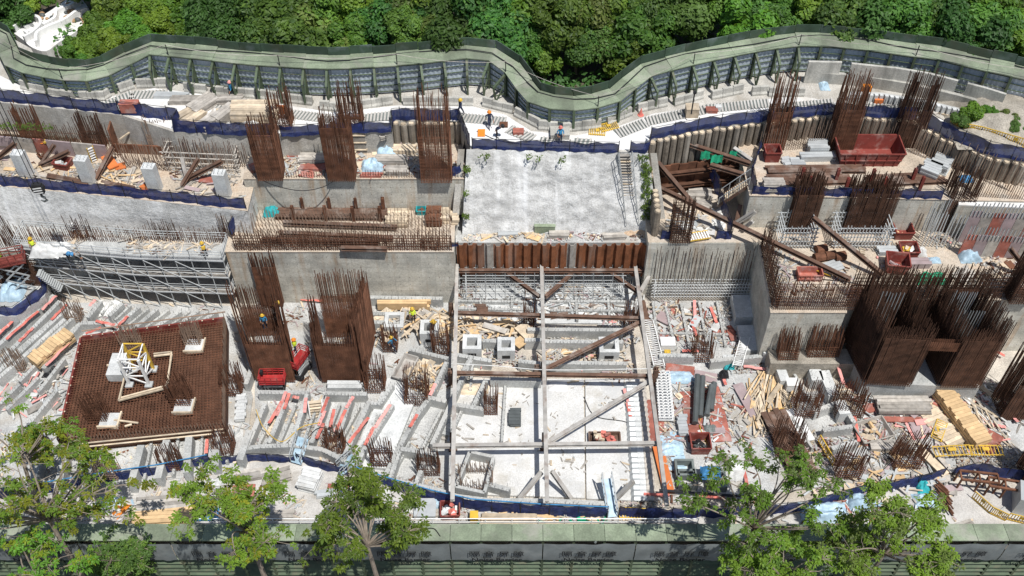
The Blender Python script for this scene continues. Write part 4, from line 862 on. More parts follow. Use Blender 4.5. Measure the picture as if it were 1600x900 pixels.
net('blue net behind the two front column cages of the upper left podium', [(440,214),(530,209),(612,206)], ROAD, 1.1)
net('blue net round the notch beside the very tall thin cage', [(614,205),(613,188),(718,189),(734,230)], ROAD, 1.2)
net('long blue net on the crest of the middle slope', [(738,233),(850,236),(966,239)], ROAD, 1.05)
net('short blue net at the right corner of the middle slope crest', [(984,239),(1012,240),(1016,222)], ROAD, 1.1)
net('long blue net curving along the pile wall top at the right', [(1016,218),(1120,198),(1200,189),(1290,179),(1430,186)], ROAD, 1.15)
net('dark blue net descending along the yellow ramp at the right edge', [(1436,190),(1480,216),(1540,241),(1600,253),(1660,262)], ROAD, 1.25)
net('long dark blue net along the edge of the left stub column deck', [(-60,281),(0,289.5),(200,308),(385,327)], LD, 1.15)
net('blue net running down the corner near the rust bars at the left podium', [(386,326),(362,368)], L1+.6, 1.3)
net('tall blue net at the right end of the upper left podium', [(706,276),(720,276),(726,240)], L2, 1.1)
net('blue net along the front edge of the upper right podium', [(1174,304),(1300,307),(1470,311)], L2, .95)
net('blue net strip hanging beside the stair ramp, upper part', [(1106,268),(1122,310)], L1+1.6, 1.5)
net('blue net strip hanging beside the stair ramp, lower part', [(1122,312),(1140,368)], L1+.8, 1.5)
net('blue net on the corner of the right podium above the ramp', [(1187,235),(1173,275),(1178,302)], L2, 1.2)
net('short blue net at the edge of the strut deck, left of the open cage', [(1032,374),(1048,374)], L1, 1.0)
net('short blue net at the edge of the strut deck, right of the yellow frame', [(1118,374),(1142,373)], L1, 1.0)
net('blue net round the small raised platform at the far left', [(-20,440),(14,436),(74,446),(70,462),(26,494),(-20,490)], 2.0, 1.1)
net('long blue net along the near walkway under leaves, far left', [(-40,782),(60,772),(180,752),(250,742),(330,726)], .02, 1.25, edge='blue_edge')
net('blue net under the first gangway, between two longer nets', [(332,728),(400,720),(462,724)], .02, 1.0)
net('blue net right of the white gangway along the walkway', [(466,722),(500,732),(545,744)], .02, 1.1)
net('long blue net with pale blue top along the near edge, middle', [(560,748),(610,765),(680,785),(740,798),(850,806),(948,810)], .02, 1.5, edge='blue_edge')
net('long blue net along the near walkway right of the sliding gangway', [(966,808),(1060,810),(1170,806)], .02, 1.4)
net('blue net along the near walkway under the right trees', [(1180,806),(1250,800),(1340,775),(1430,760),(1470,748)], .02, 1.4)
net('dark blue net behind the rusty frames at the lower right corner', [(1486,746),(1520,738),(1600,752),(1660,762)], .02, 1.3)
net('thin blue net on the slope foot ledge beside the lower left podium', [(704,386),(716,386)], L1, .5)
# ================================================================ bored pile walls
def pilewall(label, px, ztop, zbot, sp=.62, r=.3):
    t = thing('bored_pile_wall', label, 'pile wall', P(*px[0], ztop)); q = along(PL(px, ztop), sp)
    m = MB(); m.tube([(0,0,0),(0,0,ztop-zbot)], r, 8); me = m.mesh('pile', 'pile_earth')
    m = MB(); m.tube([(0,0,0),(0,0,.1)], r*.75, 8); mc_ = m.mesh('cap', 'timber_pale')
    for p in q:
        o = shared(me, 'pile', t, (p.x, p.y, zbot)); dz = jit(.1); o.location.z += dz
        c_ = bpy.data.objects.new('cap', mc_); COL.objects.link(c_); c_.parent = o; c_.location = (0,0,ztop-zbot)
    return t
pilewall('curved wall of round piles with pale caps under the right road net', [(1020,222),(1120,202),(1200,192),(1290,183),(1428,190)], ROAD-.25, L1, .66)
pilewall('wall of round piles with pale caps stepping down at the right edge', [(1432,194),(1478,220),(1540,245),(1600,257)], ROAD-.25, L2-.2, .66)
pilewall('short row of round piles with pale caps beside the slope at its right', [(1018,246),(1024,300),(1028,330)], 9.6, 5., .6)
pilewall('short row of round piles at the back of the notch, upper left podium', [(618,193),(716,193)], ROAD-.25, L2-.1, .66)
# rust steel lining of the deep corner behind the strut deck
t = thing('steel_lining', 'dark rusty steel plate wall in the corner behind the strut deck', 'steel wall', P(1024,300,L1))
a, b = P(1028,304,L1), P(1148,290,L1)
for i in range(9):
    p, q = a.lerp(b, i/9), a.lerp(b, (i+1)/9); m = MB(); m.beam(p+Vector((0,.1*(i % 2),1.7)), q+Vector((0,.1*(i % 2),1.7)), .12, 3.4); m.build('plate', 'rust', t)
m = MB()
for z in (1.1, 2.6): m.hbeam(a+Vector((0,-.3,z)), b+Vector((0,-.3,z)), .35, .35, .06)
m.build('waler', 'rust_dark', t)
# sunken rust box at the upper left
t = thing('steel_box', 'sunken rusty steel box pit behind the left deck', 'steel pit', P(180,232,LD))
c = PL([(182,238),(262,242),(258,212),(190,206)], LD)
for i, (a, b) in enumerate(zip(c, c[1:]+c[:1])): m = MB(); hh = (1.0,2.4,2.9,2.6)[i]; m.beam(a+Vector((0,0,hh/2)), b+Vector((0,0,hh/2)), .14, hh); m.build('plate', 'rust', t)
m = MB(); m.beam(c[0]+Vector((.5,.5,1.1)), c[2]+Vector((-.3,-.3,2.6)), .12, .12); m.build('prop', 'timber_pale', t)
# formwork sheets at the far left bank
for i, (a, b, mt) in enumerate((((-20,232),(28,236),'ply_mauve'),((30,236),(58,239),'timber_grey'),((60,238),(78,240),'ply_red'),((80,240),(118,244),'ply_mauve'),((120,244),(152,247),'timber_grey'),((153,247),(172,249),'ply_mauve'))):
    p, q = P(*a, LD), P(*b, LD); m = MB(); m.beam(p+Vector((0,0,.8)), q+Vector((0,0,.8)), .12, 1.6)
    one(m, 'formwork_sheet', mt, 'upright formwork sheet before the far left bank, %s from the left' % nth(i), 'formwork', 'formwork sheets of the far left bank')
# mauve formwork walls at the right
for i, (lab, a, b, z, h) in enumerate((('mauve formwork wall below the white slab, far layer',(1496,378),(1640,384),L1,3.6),('mauve formwork wall below the white slab, near layer',(1496,398),(1640,406),L1,2.4))):
    p, q = P(*a, z), P(*b, z); t = thing('formwork_wall', lab, 'formwork', p); n = 8
    for k in range(n):
        u0, u1 = p.lerp(q, k/n), p.lerp(q, (k+.97)/n); m = MB(); m.beam(u0+Vector((0,0,h/2)), u1+Vector((0,0,h/2)), .12, h+jit(.2)); m.build('panel', ('ply_mauve','ply_red','timber_grey')[(k*2+i) % 3], t)
    m = MB(); bars_row(m, [p+Vector((0,-.1,h-.4)), q+Vector((0,-.1,h-.4))], 1.5, .3, .05, .1); m.build('tie_tubes', 'galv', t, kind='stuff')
t = thing('raised_slab', 'smooth white slab on a grey wall behind bars at the right edge', 'slab', P(1500,340,L1)); q = PL([(1498,316),(1516,288),(1600,281),(1680,300),(1680,328),(1498,320)], L2-.2)
m = MB(); m.prism([(p.x,p.y) for p in q], L1, L2-.3); m.build('wall', 'wall_concrete', t); m = MB(); m.prism([(p.x,p.y) for p in q], L2-.3, L2-.2); m.build('top', 'road_white', t)
# white stub columns on the left deck
for i, (u, v) in enumerate(((44,275),(141,284),(244,296),(352,306))):
    p = P(u, v, LD); t = thing('column_stub', 'white concrete column stub on the left deck, %s from the left' % nth(i), 'column', p, 'white column stubs')
    m = MB(); m.box(p, (1.05,.8,2.7), -.1); m.build('shaft', 'pale_concrete', t); m = MB()
    for k in range(9): m.bar(p+Vector((-.35+.35*(k % 3),-.25+.25*(k//3),2.65)), p+Vector((-.35+.35*(k % 3),-.25+.25*(k//3),2.9)), .03, 4)
    m.build('bars', 'galv', t, kind='stuff')
# ================================================================ loose objects
def skip(label, u, v, z, w_, d_, h, rz=0., mt='red_steel', ribs=0, taper=.12, fill=None, name='skip', cat='skip'):
    p = P(u, v, z); t = thing(name, label, cat, p); Rm = Matrix.Rotation(rz, 3, 'Z'); T = .06
    def W(x, y, zz): k = 1-taper*(1-zz/h); return p + Rm @ Vector((x*k, d_/2+y*k, zz))
    a, b = w_/2, d_/2; o = [(-a,-b),(a,-b),(a,b),(-a,b)]; m = MB()
    inn = [(x-T*(1 if x > 0 else -1), y-T*(1 if y > 0 else -1)) for x, y in o]
    vs = [W(x, y, 0) for x, y in o]+[W(x, y, h) for x, y in o]+[W(x, y, h) for x, y in inn]+[W(x, y, .08) for x, y in inn]
    fs = [(3,2,1,0)]+[(i,(i+1) % 4,4+(i+1) % 4,4+i) for i in range(4)]+[(4+i,4+(i+1) % 4,8+(i+1) % 4,8+i) for i in range(4)]+[(8+i,8+(i+1) % 4,12+(i+1) % 4,12+i) for i in range(4)]+[(12,13,14,15)]
    m.add(vs, fs); m.build('tub', mt, t)
    m = MB()
    for i in range(4): m.beam(W(*o[i], h), W(*o[(i+1) % 4], h), .1, .1)
    m.build('rim', mt, t)
    for i in range(ribs): x = -a+w_*(i+.5)/ribs; m = MB(); m.beam(W(x,-b-.03,.05), W(x,-b-.03,h), .1, .08, (0,1,0)); m.build('rib', mt, t)
    if ribs: m = MB(); m.beam(W(-a,-b-.05,h*.5), W(a,-b-.05,h*.5), .08, .1); m.build('rib', mt, t)
    if fill:
        for k in range(fill[1]): m = MB(); q = W(jit(a*.6), jit(b*.6), .15+k*.05); m.box(q, (R(.2,.6),R(.15,.4),R(.1,.25)), R(0,3), (jit(.4),jit(.4))); m.build('scrap', fill[0][k % len(fill[0])], t)
    return t
skip('long ribbed dark red skip on the upper right podium', 1358, 262, L2, 5.6, 2.6, 1.5, 0, ribs=6)
skip('small dark red bin beside the orange panel, upper right podium', 1206, 255, L2, 1.35, 1.2, 1.1)
skip('small dark red bin by the right podium wall, farthest of three', 1411, 376, L1, 1.55, 1.4, .9, fill=(['timber'],3))
skip('small dark red bin holding yellow scraps, middle of three on the right deck', 1420, 405, L1, 1.5, 1.3, .8, fill=(['timber_pale','yellow','sack_white'],8))
skip('dark red bin nearest the rust curtain, nearest of three', 1400, 430, L1, 1.85, 1.6, 1.1, -.15, fill=(['ply_mauve'],4))
skip('flat pinkish red box at the rust curtain edge', 1265, 440, L1, 2.0, 1.0, .7, 0, 'ply_red', 5, 0.)
skip('maroon open bin with scraps on the left stub deck', 96, 267, LD, 1.4, 1.1, .7, -.2, fill=(['galv','sack_white'],7))
skip('red brown bin of red helmets on the near walkway', 704, 814, .02, 1.45, 1.3, .75, .05, fill=(['red_plastic','sack_white'],10))
skip('brown bin coiled with black hose by the blue corrugated sheet', 1094, 712, .15, 1.55, 1.5, 1.0, 0, fill=(['black','dark_pipe'],6))
skip('shallow grey mortar tray with tan residue, right rubbish area', 1372, 692, .15, 2.7, 2.0, .5, .3, 'timber_grey', fill=(['timber','timber_pale'],8))
skip('long trough with rusty rim on the pale ramp', 624, 597, .5, 1.3, 2.6, .5, -.35, 'beam_pale')
skip('dark timber tray on the white floor by the near cross strut', 945, 697, .26, 2.5, 1.1, .35, 0, 'beam_brown', fill=(['ply_red','timber_pale','red_plastic'],14))
skip('small teal bin with scraps, back of the lower left podium', 658, 337, L1, .8, .7, .5, 0, 'teal', fill=(['rust'],3))
def stack(label, u, v, z, l, w_, h, rz=0., mt='timber_grey', n=5, name='board_stack', cat='stack', along_x=True, cross=0, messy=.06, group='stacks of boards and planks'):
    p = P(u, v, z); t = thing(name, label, cat, p, group); t.rotation_euler = (0,0,rz); lay = max(1, n); th = h/lay
    per = max(1, int(round(w_/.32))) if cross == 0 else cross
    for k in range(lay):
        if k < lay-1 and per > 3:
            m = MB(); m.box((jit(messy), jit(messy), k*th), (l*(1-abs(jit(.03))), w_*.98, th*.9), jit(messy*.15)); me = m.mesh('board_layer', mt)
            o = bpy.data.objects.new('board_layer', me); COL.objects.link(o); o.parent = t
        else:
            for i in range(per):
                m = MB(); m.box((jit(messy)*2, -w_/2+w_*(i+.5)/per, k*th), (l*(1+jit(.04)), w_/per*.93, th*.92), jit(messy*.3)); o = bpy.data.objects.new('board', m.mesh('board', mt)); COL.objects.link(o); o.parent = t
    return t
ST = [('grey timber planks on the white storage road, left of the tarps',318,168,ROAD,2.6,1.5,.7,.9,'timber_grey',4),('grey scaffold planks, front pile of the storage road',330,196,ROAD,2.2,1.1,.8,1.0,'timber_grey',5),('pale planks at the left of the storage road',302,190,ROAD,2.4,1.0,.6,.95,'timber_pale',4),
 ('grey planks in the middle of the storage road',352,186,ROAD,2.3,1.1,.9,1.0,'timber_grey',5),('dark planks at the right of the storage road',375,176,ROAD,2.1,.9,.8,.9,'timber_grey',4),('tan plywood at the right end of the storage road',400,184,ROAD,4.0,2.1,1.2,.02,'timber_pale',5),('brown grey boards under the man in blue',360,160,ROAD,2.2,.9,.6,.05,'timber_grey',4),
 ('silver pipes at the top of the storage road',268,152,ROAD,3.0,.7,.4,-.05,'galv',2),('pale boards far left on the storage road',290,160,ROAD,2.6,.9,.5,0,'timber_grey',3),('long pale boards along the storage road net',300,178,ROAD,2.8,.8,.6,.8,'timber_pale',3),
 ('grey boards beside the green tarp, upper left podium',492,252,L2,2.6,1.0,.6,0,'timber_grey',4),('pinkish red boards before the middle cage, upper left podium',490,264,L2,2.6,.7,.3,0,'ply_red',2),('grey long boards right of the middle cage, upper left podium',612,254,L2,2.6,.9,.6,0,'timber_grey',4),('brown boards near the front edge, upper left podium',620,270,L2,1.9,.9,.5,0,'timber_grey',4),('pale boards behind the blue tarp, upper left podium',632,238,L2,2.0,.9,.6,0,'timber_pale',3),('red boards at the front edge, upper left podium',580,275,L2,1.8,.5,.25,0,'ply_red',2),
 ('red boards at the left end of the upper left podium',405,262,L2,1.6,.9,.4,.5,'ply_red',3),('pale timber lengths beside the pipe rack',622,345,L1,1.9,1.8,.7,0,'timber_pale',4),('rusty brown blocks at the right of the lower left podium',679,344,L1,1.3,1.9,.9,0,'rust',4),('pale short battens right of the rust blocks',697,341,L1,.8,1.4,.7,0,'timber_pale',3),('pale battens at the podium end by the slope',711,344,L1,.6,1.2,.6,0,'timber_pale',3),
 ('dark timber sleepers on the slope bench',872,370,5.3,1.8,.7,.5,.0,'timber_grey',3),('brown timbers on the slope bench by the sand',960,372,5.3,2.0,.6,.4,.05,'timber_grey',2),('silver pipes on the slope bench',795,366,5.3,1.8,.8,.35,.05,'galv',2),('mauve lattice boards on the slope bench',887,362,5.3,.9,.8,.35,0,'ply_mauve',2),
 ('grey boards at the back of the strut deck',1082,284,L1,1.9,1.0,.5,.05,'timber_grey',3),('pale grey boards in the middle of the strut deck',1092,307,L1,2.1,1.1,.6,0,'timber_grey',4),('brown pallet boards under the raking beam',1098,322,L1,1.4,1.1,.4,-.4,'timber_grey',2),
 ('grey steel frames beside the skip, upper right podium',1275,236,L2,1.7,1.3,.9,0,'galv',6),('grey silver boards left of the skip, upper right podium',1276,249,L2,2.9,.7,.6,.02,'galv',4),('flat grey plates beside the small bin, upper right podium',1228,254,L2,.7,1.1,.25,.2,'galv',2),('flat grey frame left of the boards, upper right podium',1244,255,L2,1.2,1.0,.3,0,'galv',2),
 ('grey metal decks right of the skip, near pile',1452,273,L2,1.5,1.6,1.0,-.6,'galv',6),('grey metal decks right of the skip, far pile',1468,263,L2,1.5,1.6,1.0,-.6,'galv',6),('white grey boards at the left of the upper right podium',1208,296,L2,1.8,1.3,.8,0,'timber_grey',5),
 ('silver boards beside the middle red bin',1385,395,L1,1.6,.8,.5,0,'galv',3),('pale mauve panels right of the nearest red bin',1433,415,L1,1.9,.8,.6,0,'ply_mauve',3),('brown planks behind the green net heap',1505,432,L1,1.8,1.3,.3,.6,'timber_grey',2),('tan boards on the right deck by the tarp',1530,425,L1,2.4,1.0,.2,0,'tan_deck',1),('white sheets by the fallen black beam',1300,418,L1,1.8,1.2,.2,.4,'galv',2),
 ('bright new timber, largest stack before the core',1497,660,.15,1.5,5.6,1.3,.33,'timber',4),('loose new timbers left of the largest stack',1465,664,.15,1.9,4.6,.4,.42,'timber_pale',2),('grey steel decking before the core, left',1408,640,.15,4.4,1.6,.9,0,'timber_grey',5),('grey plank bundle below the mortar tray',1392,700,.15,3.4,.9,.5,-.02,'timber_grey',4),
 ('orange brown new timber on the left pit beams',84,550,.9,1.3,3.9,1.0,-.62,'timber',4),('tan plywood before the walkway rail, left',258,808,.02,4.6,1.3,.4,.06,'timber',2),('grey weathered planks on the walkway under leaves, left',262,788,.02,4.6,1.2,.4,.1,'timber_grey',3),('tan plywood before the walkway rail, middle',795,818,.02,4.2,1.4,.35,0,'timber_pale',2),
 ('white foam panels by the near gangway',486,755,.02,1.5,1.8,.9,-.25,'sack_white',5),('grey planks beside the near gangway under leaves',432,745,.02,2.2,1.4,.5,.35,'timber_grey',4),('grey planks below the gangway left under leaves',390,745,.02,2.4,.9,.4,.2,'timber_grey',3),
 ('tan plank beam against the lower left podium beams',630,481,.4,4.6,.5,.9,0,'timber',2),('grey corrugated sheets beside blue sheet',1066,668,.15,.75,1.9,.6,.03,'galv',3),('pale blue corrugated sheets on the right floor',1048,705,.16,2.0,3.6,.12,.03,'tarp_blue',1),
 ('silver bars bundle by the middle strut',805,655,.26,.9,1.6,.5,0,'dark_pipe',3),('brown ply near the far cross strut',752,486,.3,1.0,.9,.5,0,'beam_brown',2)]
for lab, u, v, z, l, w_, h, rz, mt, n in ST: stack(('stack of ' if not lab.startswith('stack') else '')+lab, u, v, z, l, w_, h, rz, mt, n)
# ---------------- boards and strips lying flat
def board(label, a, b, z, w_, th=.06, mt='ply_red', name='board', cat='board', group='loose boards'):
    p, q = P(*a, z+th), P(*b, z+th); m = MB(); m.beam(p, q, w_, th*2); return one(m, name, mt, label, cat, group)
BD = [('orange red board strip right of the corrugated strips, far',(1012,625),(1022,690),.2,.8,'ply_red'),('orange board strip right of the corrugated strips, near',(1026,690),(1046,772),.2,.85,'orange_ply'),('red board strip beside the right strut, middle',(1030,640),(1036,680),.16,.5,'ply_red'),('large red board sheet under the pipes, left',(1076,612),(1090,690),.17,1.5,'ply_red'),('large red board sheet under the pipes, right',(1110,605),(1130,690),.17,1.4,'ply_red'),('red board across the top of the pipes',(1040,574),(1085,580),.18,.9,'ply_red'),('mauve board left of the pipes top',(1085,585),(1120,592),.2,1.0,'ply_mauve'),
 ('mauve board beyond the right rubbish, tilted',(1028,492),(1048,502),.3,1.1,'ply_mauve'),('red board among rubbish near the pads',(1140,515),(1147,532),.4,.6,'ply_red'),('rust red plate before the big timber stack',(1525,678),(1560,698),.3,2.2,'ply_red'),('mauve red panel beside the mortar tray, lower',(1425,668),(1460,660),.3,1.6,'ply_mauve'),('red brown board left of the mortar tray',(1350,640),(1378,634),.3,.8,'ply_red'),('red strip under the grey decking',(1380,655),(1440,656),.35,.5,'ply_red'),('tan plank leaning by the near net at the right',(1440,704),(1478,742),.5,.7,'timber_pale'),('dark plank beside the leaning tan plank',(1452,698),(1488,738),.5,.35,'timber_grey'),
 ('mauve plank strip right of the tangled bars',(1152,600),(1180,650),.3,.9,'ply_mauve'),('white plank strip at the lower right floor',(1232,640),(1262,690),.4,1.3,'white_paint'),('red board under the leaves on the near walkway',(362,770),(398,768),.05,1.3,'ply_red'),('blue board at the walkway rail under leaves',(300,806),(342,803),.05,1.0,'blue_edge'),('orange board tilted on the left stub deck',(165,243),(178,262),LD+.3,.9,'orange_ply'),('second orange board on the left stub deck, flat',(180,262),(196,258),LD+.1,.8,'orange_ply'),('orange board leaning on the third white stub',(222,296),(236,288),LD+.2,.9,'orange_ply'),('red lattice board by the fourth white stub',(312,280),(336,282),LD+.1,.7,'ply_red'),
 ('pink red plank across the right beam cells',(1308,568),(1318,600),1.4,.25,'pink_tape'),('red plank on the right beam cells, far',(1245,566),(1268,560),1.3,.3,'red_plastic'),('tan ply by the middle strut, curled',(812,508),(832,528),.6,1.2,'timber_pale'),('tan ply standing by the middle strut',(806,530),(818,540),.8,1.0,'timber'),('white board left of the timber pile',(592,502),(612,486),.9,1.3,'timber_pale'),('red steel angle at the near net, right of gangway',(1006,772),(1046,774),.5,.2,'red_plastic'),('red steel angle at the near net, under leaves',(1092,775),(1132,778),.5,.2,'red_plastic'),
 ('black bar at the near net behind the red angles',(1030,766),(1165,776),.7,.18,'black'),('tan board by the near corrugated strips',(1003,470),(1012,505),.3,.5,'beam_brown'),('pale board on the road beside the right wall',(1460,170),(1492,180),ROAD+.05,.8,'timber_pale'),('pale sheet board far right road',(1450,160),(1470,175),ROAD+.05,1.4,'timber_grey')]
for lab, a, b, z, w_, mt in BD: board(lab, a, b, z, w_, mt=mt)
RT = [((447,612),(432,650)),((440,628),(420,662)),((452,615),(444,640)),((478,622),(476,645)),((457,620),(467,622)),((513,620),(503,645)),((508,642),(498,665)),((506,662),(494,686)),((522,640),(516,668)),((552,620),(541,638)),((540,640),(526,672)),((576,652),(545,692)),((610,632),(586,668)),((584,668),(570,696)),((652,648),(640,668)),((680,600),(672,618)),
 ((62,462),(40,484)),((60,486),(10,530)),((88,462),(66,484)),((105,476),(80,500)),((24,498),(-10,530)),((14,508),(0,520)),((52,512),(30,534)),((112,525),(95,535)),((150,468),(140,478)),((200,494),(182,512)),((150,502),(180,508)),((115,528),(72,572)),((158,512),(134,522)),((324,686),(322,708)),
 ((575,452),(620,456)),((670,452),(700,458)),((470,468),(505,470)),((975,608),(985,640)),((980,630),(986,655)),((1066,548),(1092,549)),((1162,572),(1200,578)),((1080,500),(1088,525)),((1110,480),(1120,505)),((1085,470),(1086,500)),((1128,583),(1134,602)),((1335,650),(1342,690)),((1558,665),(1572,668)),((1545,545),(1570,556)),((1160,725),(1168,760)),((1568,628),(1590,660))]
for i, (a, b) in enumerate(RT):
    z = 1.25 if i < 30 else .5; m = MB(); p, q = P(*a, z), P(*b, z); k = 6; s = (q-p).normalized(); n = Vector((-s.y,s.x,0))
    m.sheet([[p.lerp(q, e/k)+n*(w_*.13)+Vector((0,0,.05+.05*math.sin(e*2.1+i))) for e in range(k+1)] for w_ in (-1, 1)]); m.sheet([[p.lerp(q, e/k)+n*(w_*.13)+Vector((0,0,.02+.05*math.sin(e*2.1+i))) for e in range(k+1)] for w_ in (1, -1)])
    area = 'laid on the red taped cell beams' if i < 16 else ('on the far left ground beams' if i < 29 else ('below the rebar mat' if i == 29 else 'on the middle and right floor'))
    j = i if i < 16 else i-16 if i < 29 else 0 if i == 29 else i-30
    one(m, 'warning_tape', 'red_plastic' if i % 3 else 'pink_tape', 'red edge strip %s, %s from the left' % (area, nth(j)) if i != 29 else 'red plastic edge strip standing below the rebar mat', 'plastic strip', 'red plastic strips')
# ---------------- heaps under tarpaulins, sacks, sand
def lump(label, u, v, z, w_, d_, h, mt, name='tarpaulin', cat='tarpaulin', seed=0, rz=0., rough=.5, group=None):
    p = P(u, v, z); m = MB(); n = 22; rows = []
    for j in range(n+1):
        row = []
        for i in range(n+1):
            x, y = i/n*2-1, j/n*2-1; r = max(abs(x), abs(y)); f = max(0, 1-max(r, math.hypot(x, y)*.82)**3)
            k = noise.noise(Vector((x*2.3+seed, y*2.3, seed*1.7))); k2 = noise.noise(Vector((x*6+seed, y*6, seed)))
            row.append(p+Matrix.Rotation(rz, 3, 'Z') @ Vector((x*w_/2*(1+.12*k), y*d_/2*(1+.12*k2)+d_/2, max(.0, h*f*(1+rough*k)+.22*h*k2*f)+.02)))
        rows.append(row)
    m.sheet(rows); return one(m, name, mt, label, cat, group, True)
LP = [('pale blue tarpaulin over a heap near the podium edge, upper left',580,272,L2,2.0,1.6,.9,'tarp_blue'),('dark green grey tarpaulin over a heap, upper left podium',492,243,L2,2.0,1.4,.9,'tarp_grey'),('blue grey tarpaulin at the back of the upper left podium',603,246,L2,1.7,1.3,.8,'tarp_blue'),('large pale blue tarpaulin on the raised platform at the far left',14,472,2.02,2.2,2.6,1.1,'tarp_blue'),('teal rags on the lower left podium beside the rack',424,340,L1,1.6,1.2,.7,'teal'),
 ('white sacks piled on the scaffold top deck, left',68,404,6.25,2.6,1.6,1.0,'sack_white'),('white sacks piled on the scaffold top deck, right',95,402,6.25,1.8,1.5,.9,'sack_white'),('green net heap at the rust curtain',1458,446,L1,2.4,1.2,.9,'green_net'),('pale blue sheet roll on the right deck',1518,412,L1,1.9,1.3,.8,'tarp_blue'),('small blue tarpaulin on the right deck',1462,412,L1,1.0,.7,.3,'tarp_blue'),('white sack by the middle red bin',1440,402,L1,1.0,.9,.7,'sack_white'),('small blue tarpaulin by the white slab',1512,286,L2,1.2,.9,.4,'blue_edge'),
 ('white sheeting by the man on the scissor lift',490,548,.3,1.0,1.7,.5,'sack_white'),('pale blue crumpled sheet on the floor at the right',1064,600,.2,2.4,1.3,.4,'tarp_blue'),('pale blue crumpled net on the blue corrugated sheet',1052,712,.3,1.7,1.2,.35,'tarp_blue'),('blue plastic heap on the frames, right near edge',1112,750,.9,1.6,1.2,.6,'blue_edge'),('grey white sheeting under leaves at the lower right',1148,752,.2,2.0,2.0,.7,'sack_white'),('pale blue tarpaulin stack by the walkway, lower right',1290,818,.02,3.6,1.8,.9,'tarp_blue'),('second pale blue tarpaulin under the lower right leaves',1350,800,.02,2.2,1.6,.8,'tarp_blue'),('pale blue sheet beside the rusty bundles, lower right',1452,795,.02,2.2,1.3,.6,'tarp_blue'),('mint green sheet beside the rusty bundles, lower right',1444,772,.02,1.0,1.4,.6,'teal'),
 ('pale blue crumpled sheet on the walkway under the middle tree',578,788,.02,1.6,1.7,.7,'tarp_blue'),('white crumpled sack by the blue sheet on the walkway',600,775,.02,1.0,1.2,.6,'sack_white'),('white sack on the walkway beside the silver frames',638,805,.02,1.1,1.2,.7,'sack_white'),('tan sack at the near blue net',654,778,.02,.9,.8,.8,'timber_pale'),('mint sheet at the silver frames on the walkway',684,795,.02,.9,.8,.6,'tarp_blue'),('white sheets on the walkway left under leaves',328,770,.02,1.8,1.2,.8,'sack_white'),('pale blue bags on the walkway at the left',170,792,.02,1.8,.9,.5,'tarp_blue'),('white sack on the left pit floor by the beams',111,500,.2,1.1,1.4,.9,'sack_white'),('white sheet heap between scaffold and mat',165,495,.2,2.0,2.0,.5,'sack_white'),
 ('black cloth on the slope bench',882,350,5.5,.9,.6,.4,'black'),('blue rag on the storage slope by the right wall',1290,142,ROAD,.9,1.6,.3,'tarp_blue'),('white bag on the storage road net',390,208,ROAD,2.0,1.2,.7,'sack_white'),('white sheet on the storage road',315,204,ROAD,2.6,1.2,.3,'sack_white'),('sand heap at the foot of the slope by the yellow ladder',1000,368,5.3,3.2,1.8,.6,'sand'),('dusty rubble heap below the small white boxes',740,618,.2,2.6,1.2,.4,'timber_pale'),('grey crumpled sheet on the white floor',872,612,.26,1.6,1.1,.15,'road_white'),('teal rag among the right beam cells',1140,578,.3,.9,.6,.4,'teal'),('black coil on the left pit floor',82,590,.2,1.8,1.2,.5,'black'),('grey tarpaulin below the tangled bars',1110,680,.2,1.2,1.0,.4,'tarp_grey'),('dark cloth hanging on the right rubbish',1132,592,.6,.8,.7,.7,'black')]
for i, (lab, u, v, z, w_, d_, h, mt) in enumerate(LP):
    cat = 'tarpaulin' if 'tarp' in lab else 'heap' if ('heap' in lab or 'sand' in lab) else 'sheet' if 'sheet' in lab else 'sack' if 'sack' in lab or 'bag' in lab else 'cloth'
    lump(lab, u, v, z, w_, d_, h*.8, mt, {'tarpaulin':'tarpaulin','heap':'heap','sheet':'plastic_sheet','sack':'sack_pile','cloth':'rag'}[cat], cat, i*1.37)
# green rags on the raking beams
for i, (u, v, z) in enumerate(((1104,236,11.3),(1120,242,11.2),(1148,236,11.3))):
    p = P(u, v, z); m = MB(); n = 6
    m.sheet([[p+Vector((-.5+e/n, -.25-.1*math.sin(e*2+i), .2-f*.9-.1*noise.noise(Vector((e, f*5, i))))) for e in range(n+1)] for f in (1, .5, 0)]); one(m, 'green_rag', 'green_net', 'green net rag draped over the raking beams, %s from the left' % nth(i), 'net', 'green rags on beams', True)
# ---------------- stair up the slope
t = thing('stair', 'long narrow stair with rails climbing the shotcrete slope', 'stair', P(986,352,5.4))
a, b = P(986,352,5.45), P(975,238,ROAD+.1); n = 27
for s in (-1, 1): m = MB(); o = Vector((.5*s,-.15,0)); m.beam(a+o, b+o, .1, .25); m.build('stringer', 'galv', t)
for k in range(n): q = a.lerp(b, (k+.5)/n); m = MB(); m.box((q.x, q.y-.22, q.z), (.95,.34,.06)); m.build('tread', 'timber_grey' if k % 4 else 'timber_pale', t)
for s in (-1, 1):
    m = MB(); o = Vector((.55*s,-.35,.0)); up = Vector((0,-.5,.85)); m.bar(a+o+up, b+o+up, .035, 5); m.bar(a+o+up*.5, b+o+up*.5, .03, 5); m.build('rail', 'galv', t)
    for k in range(10): q = a.lerp(b, k/9)+o; m = MB(); m.bar(q, q+up, .03, 4); m.build('baluster', 'galv', t)
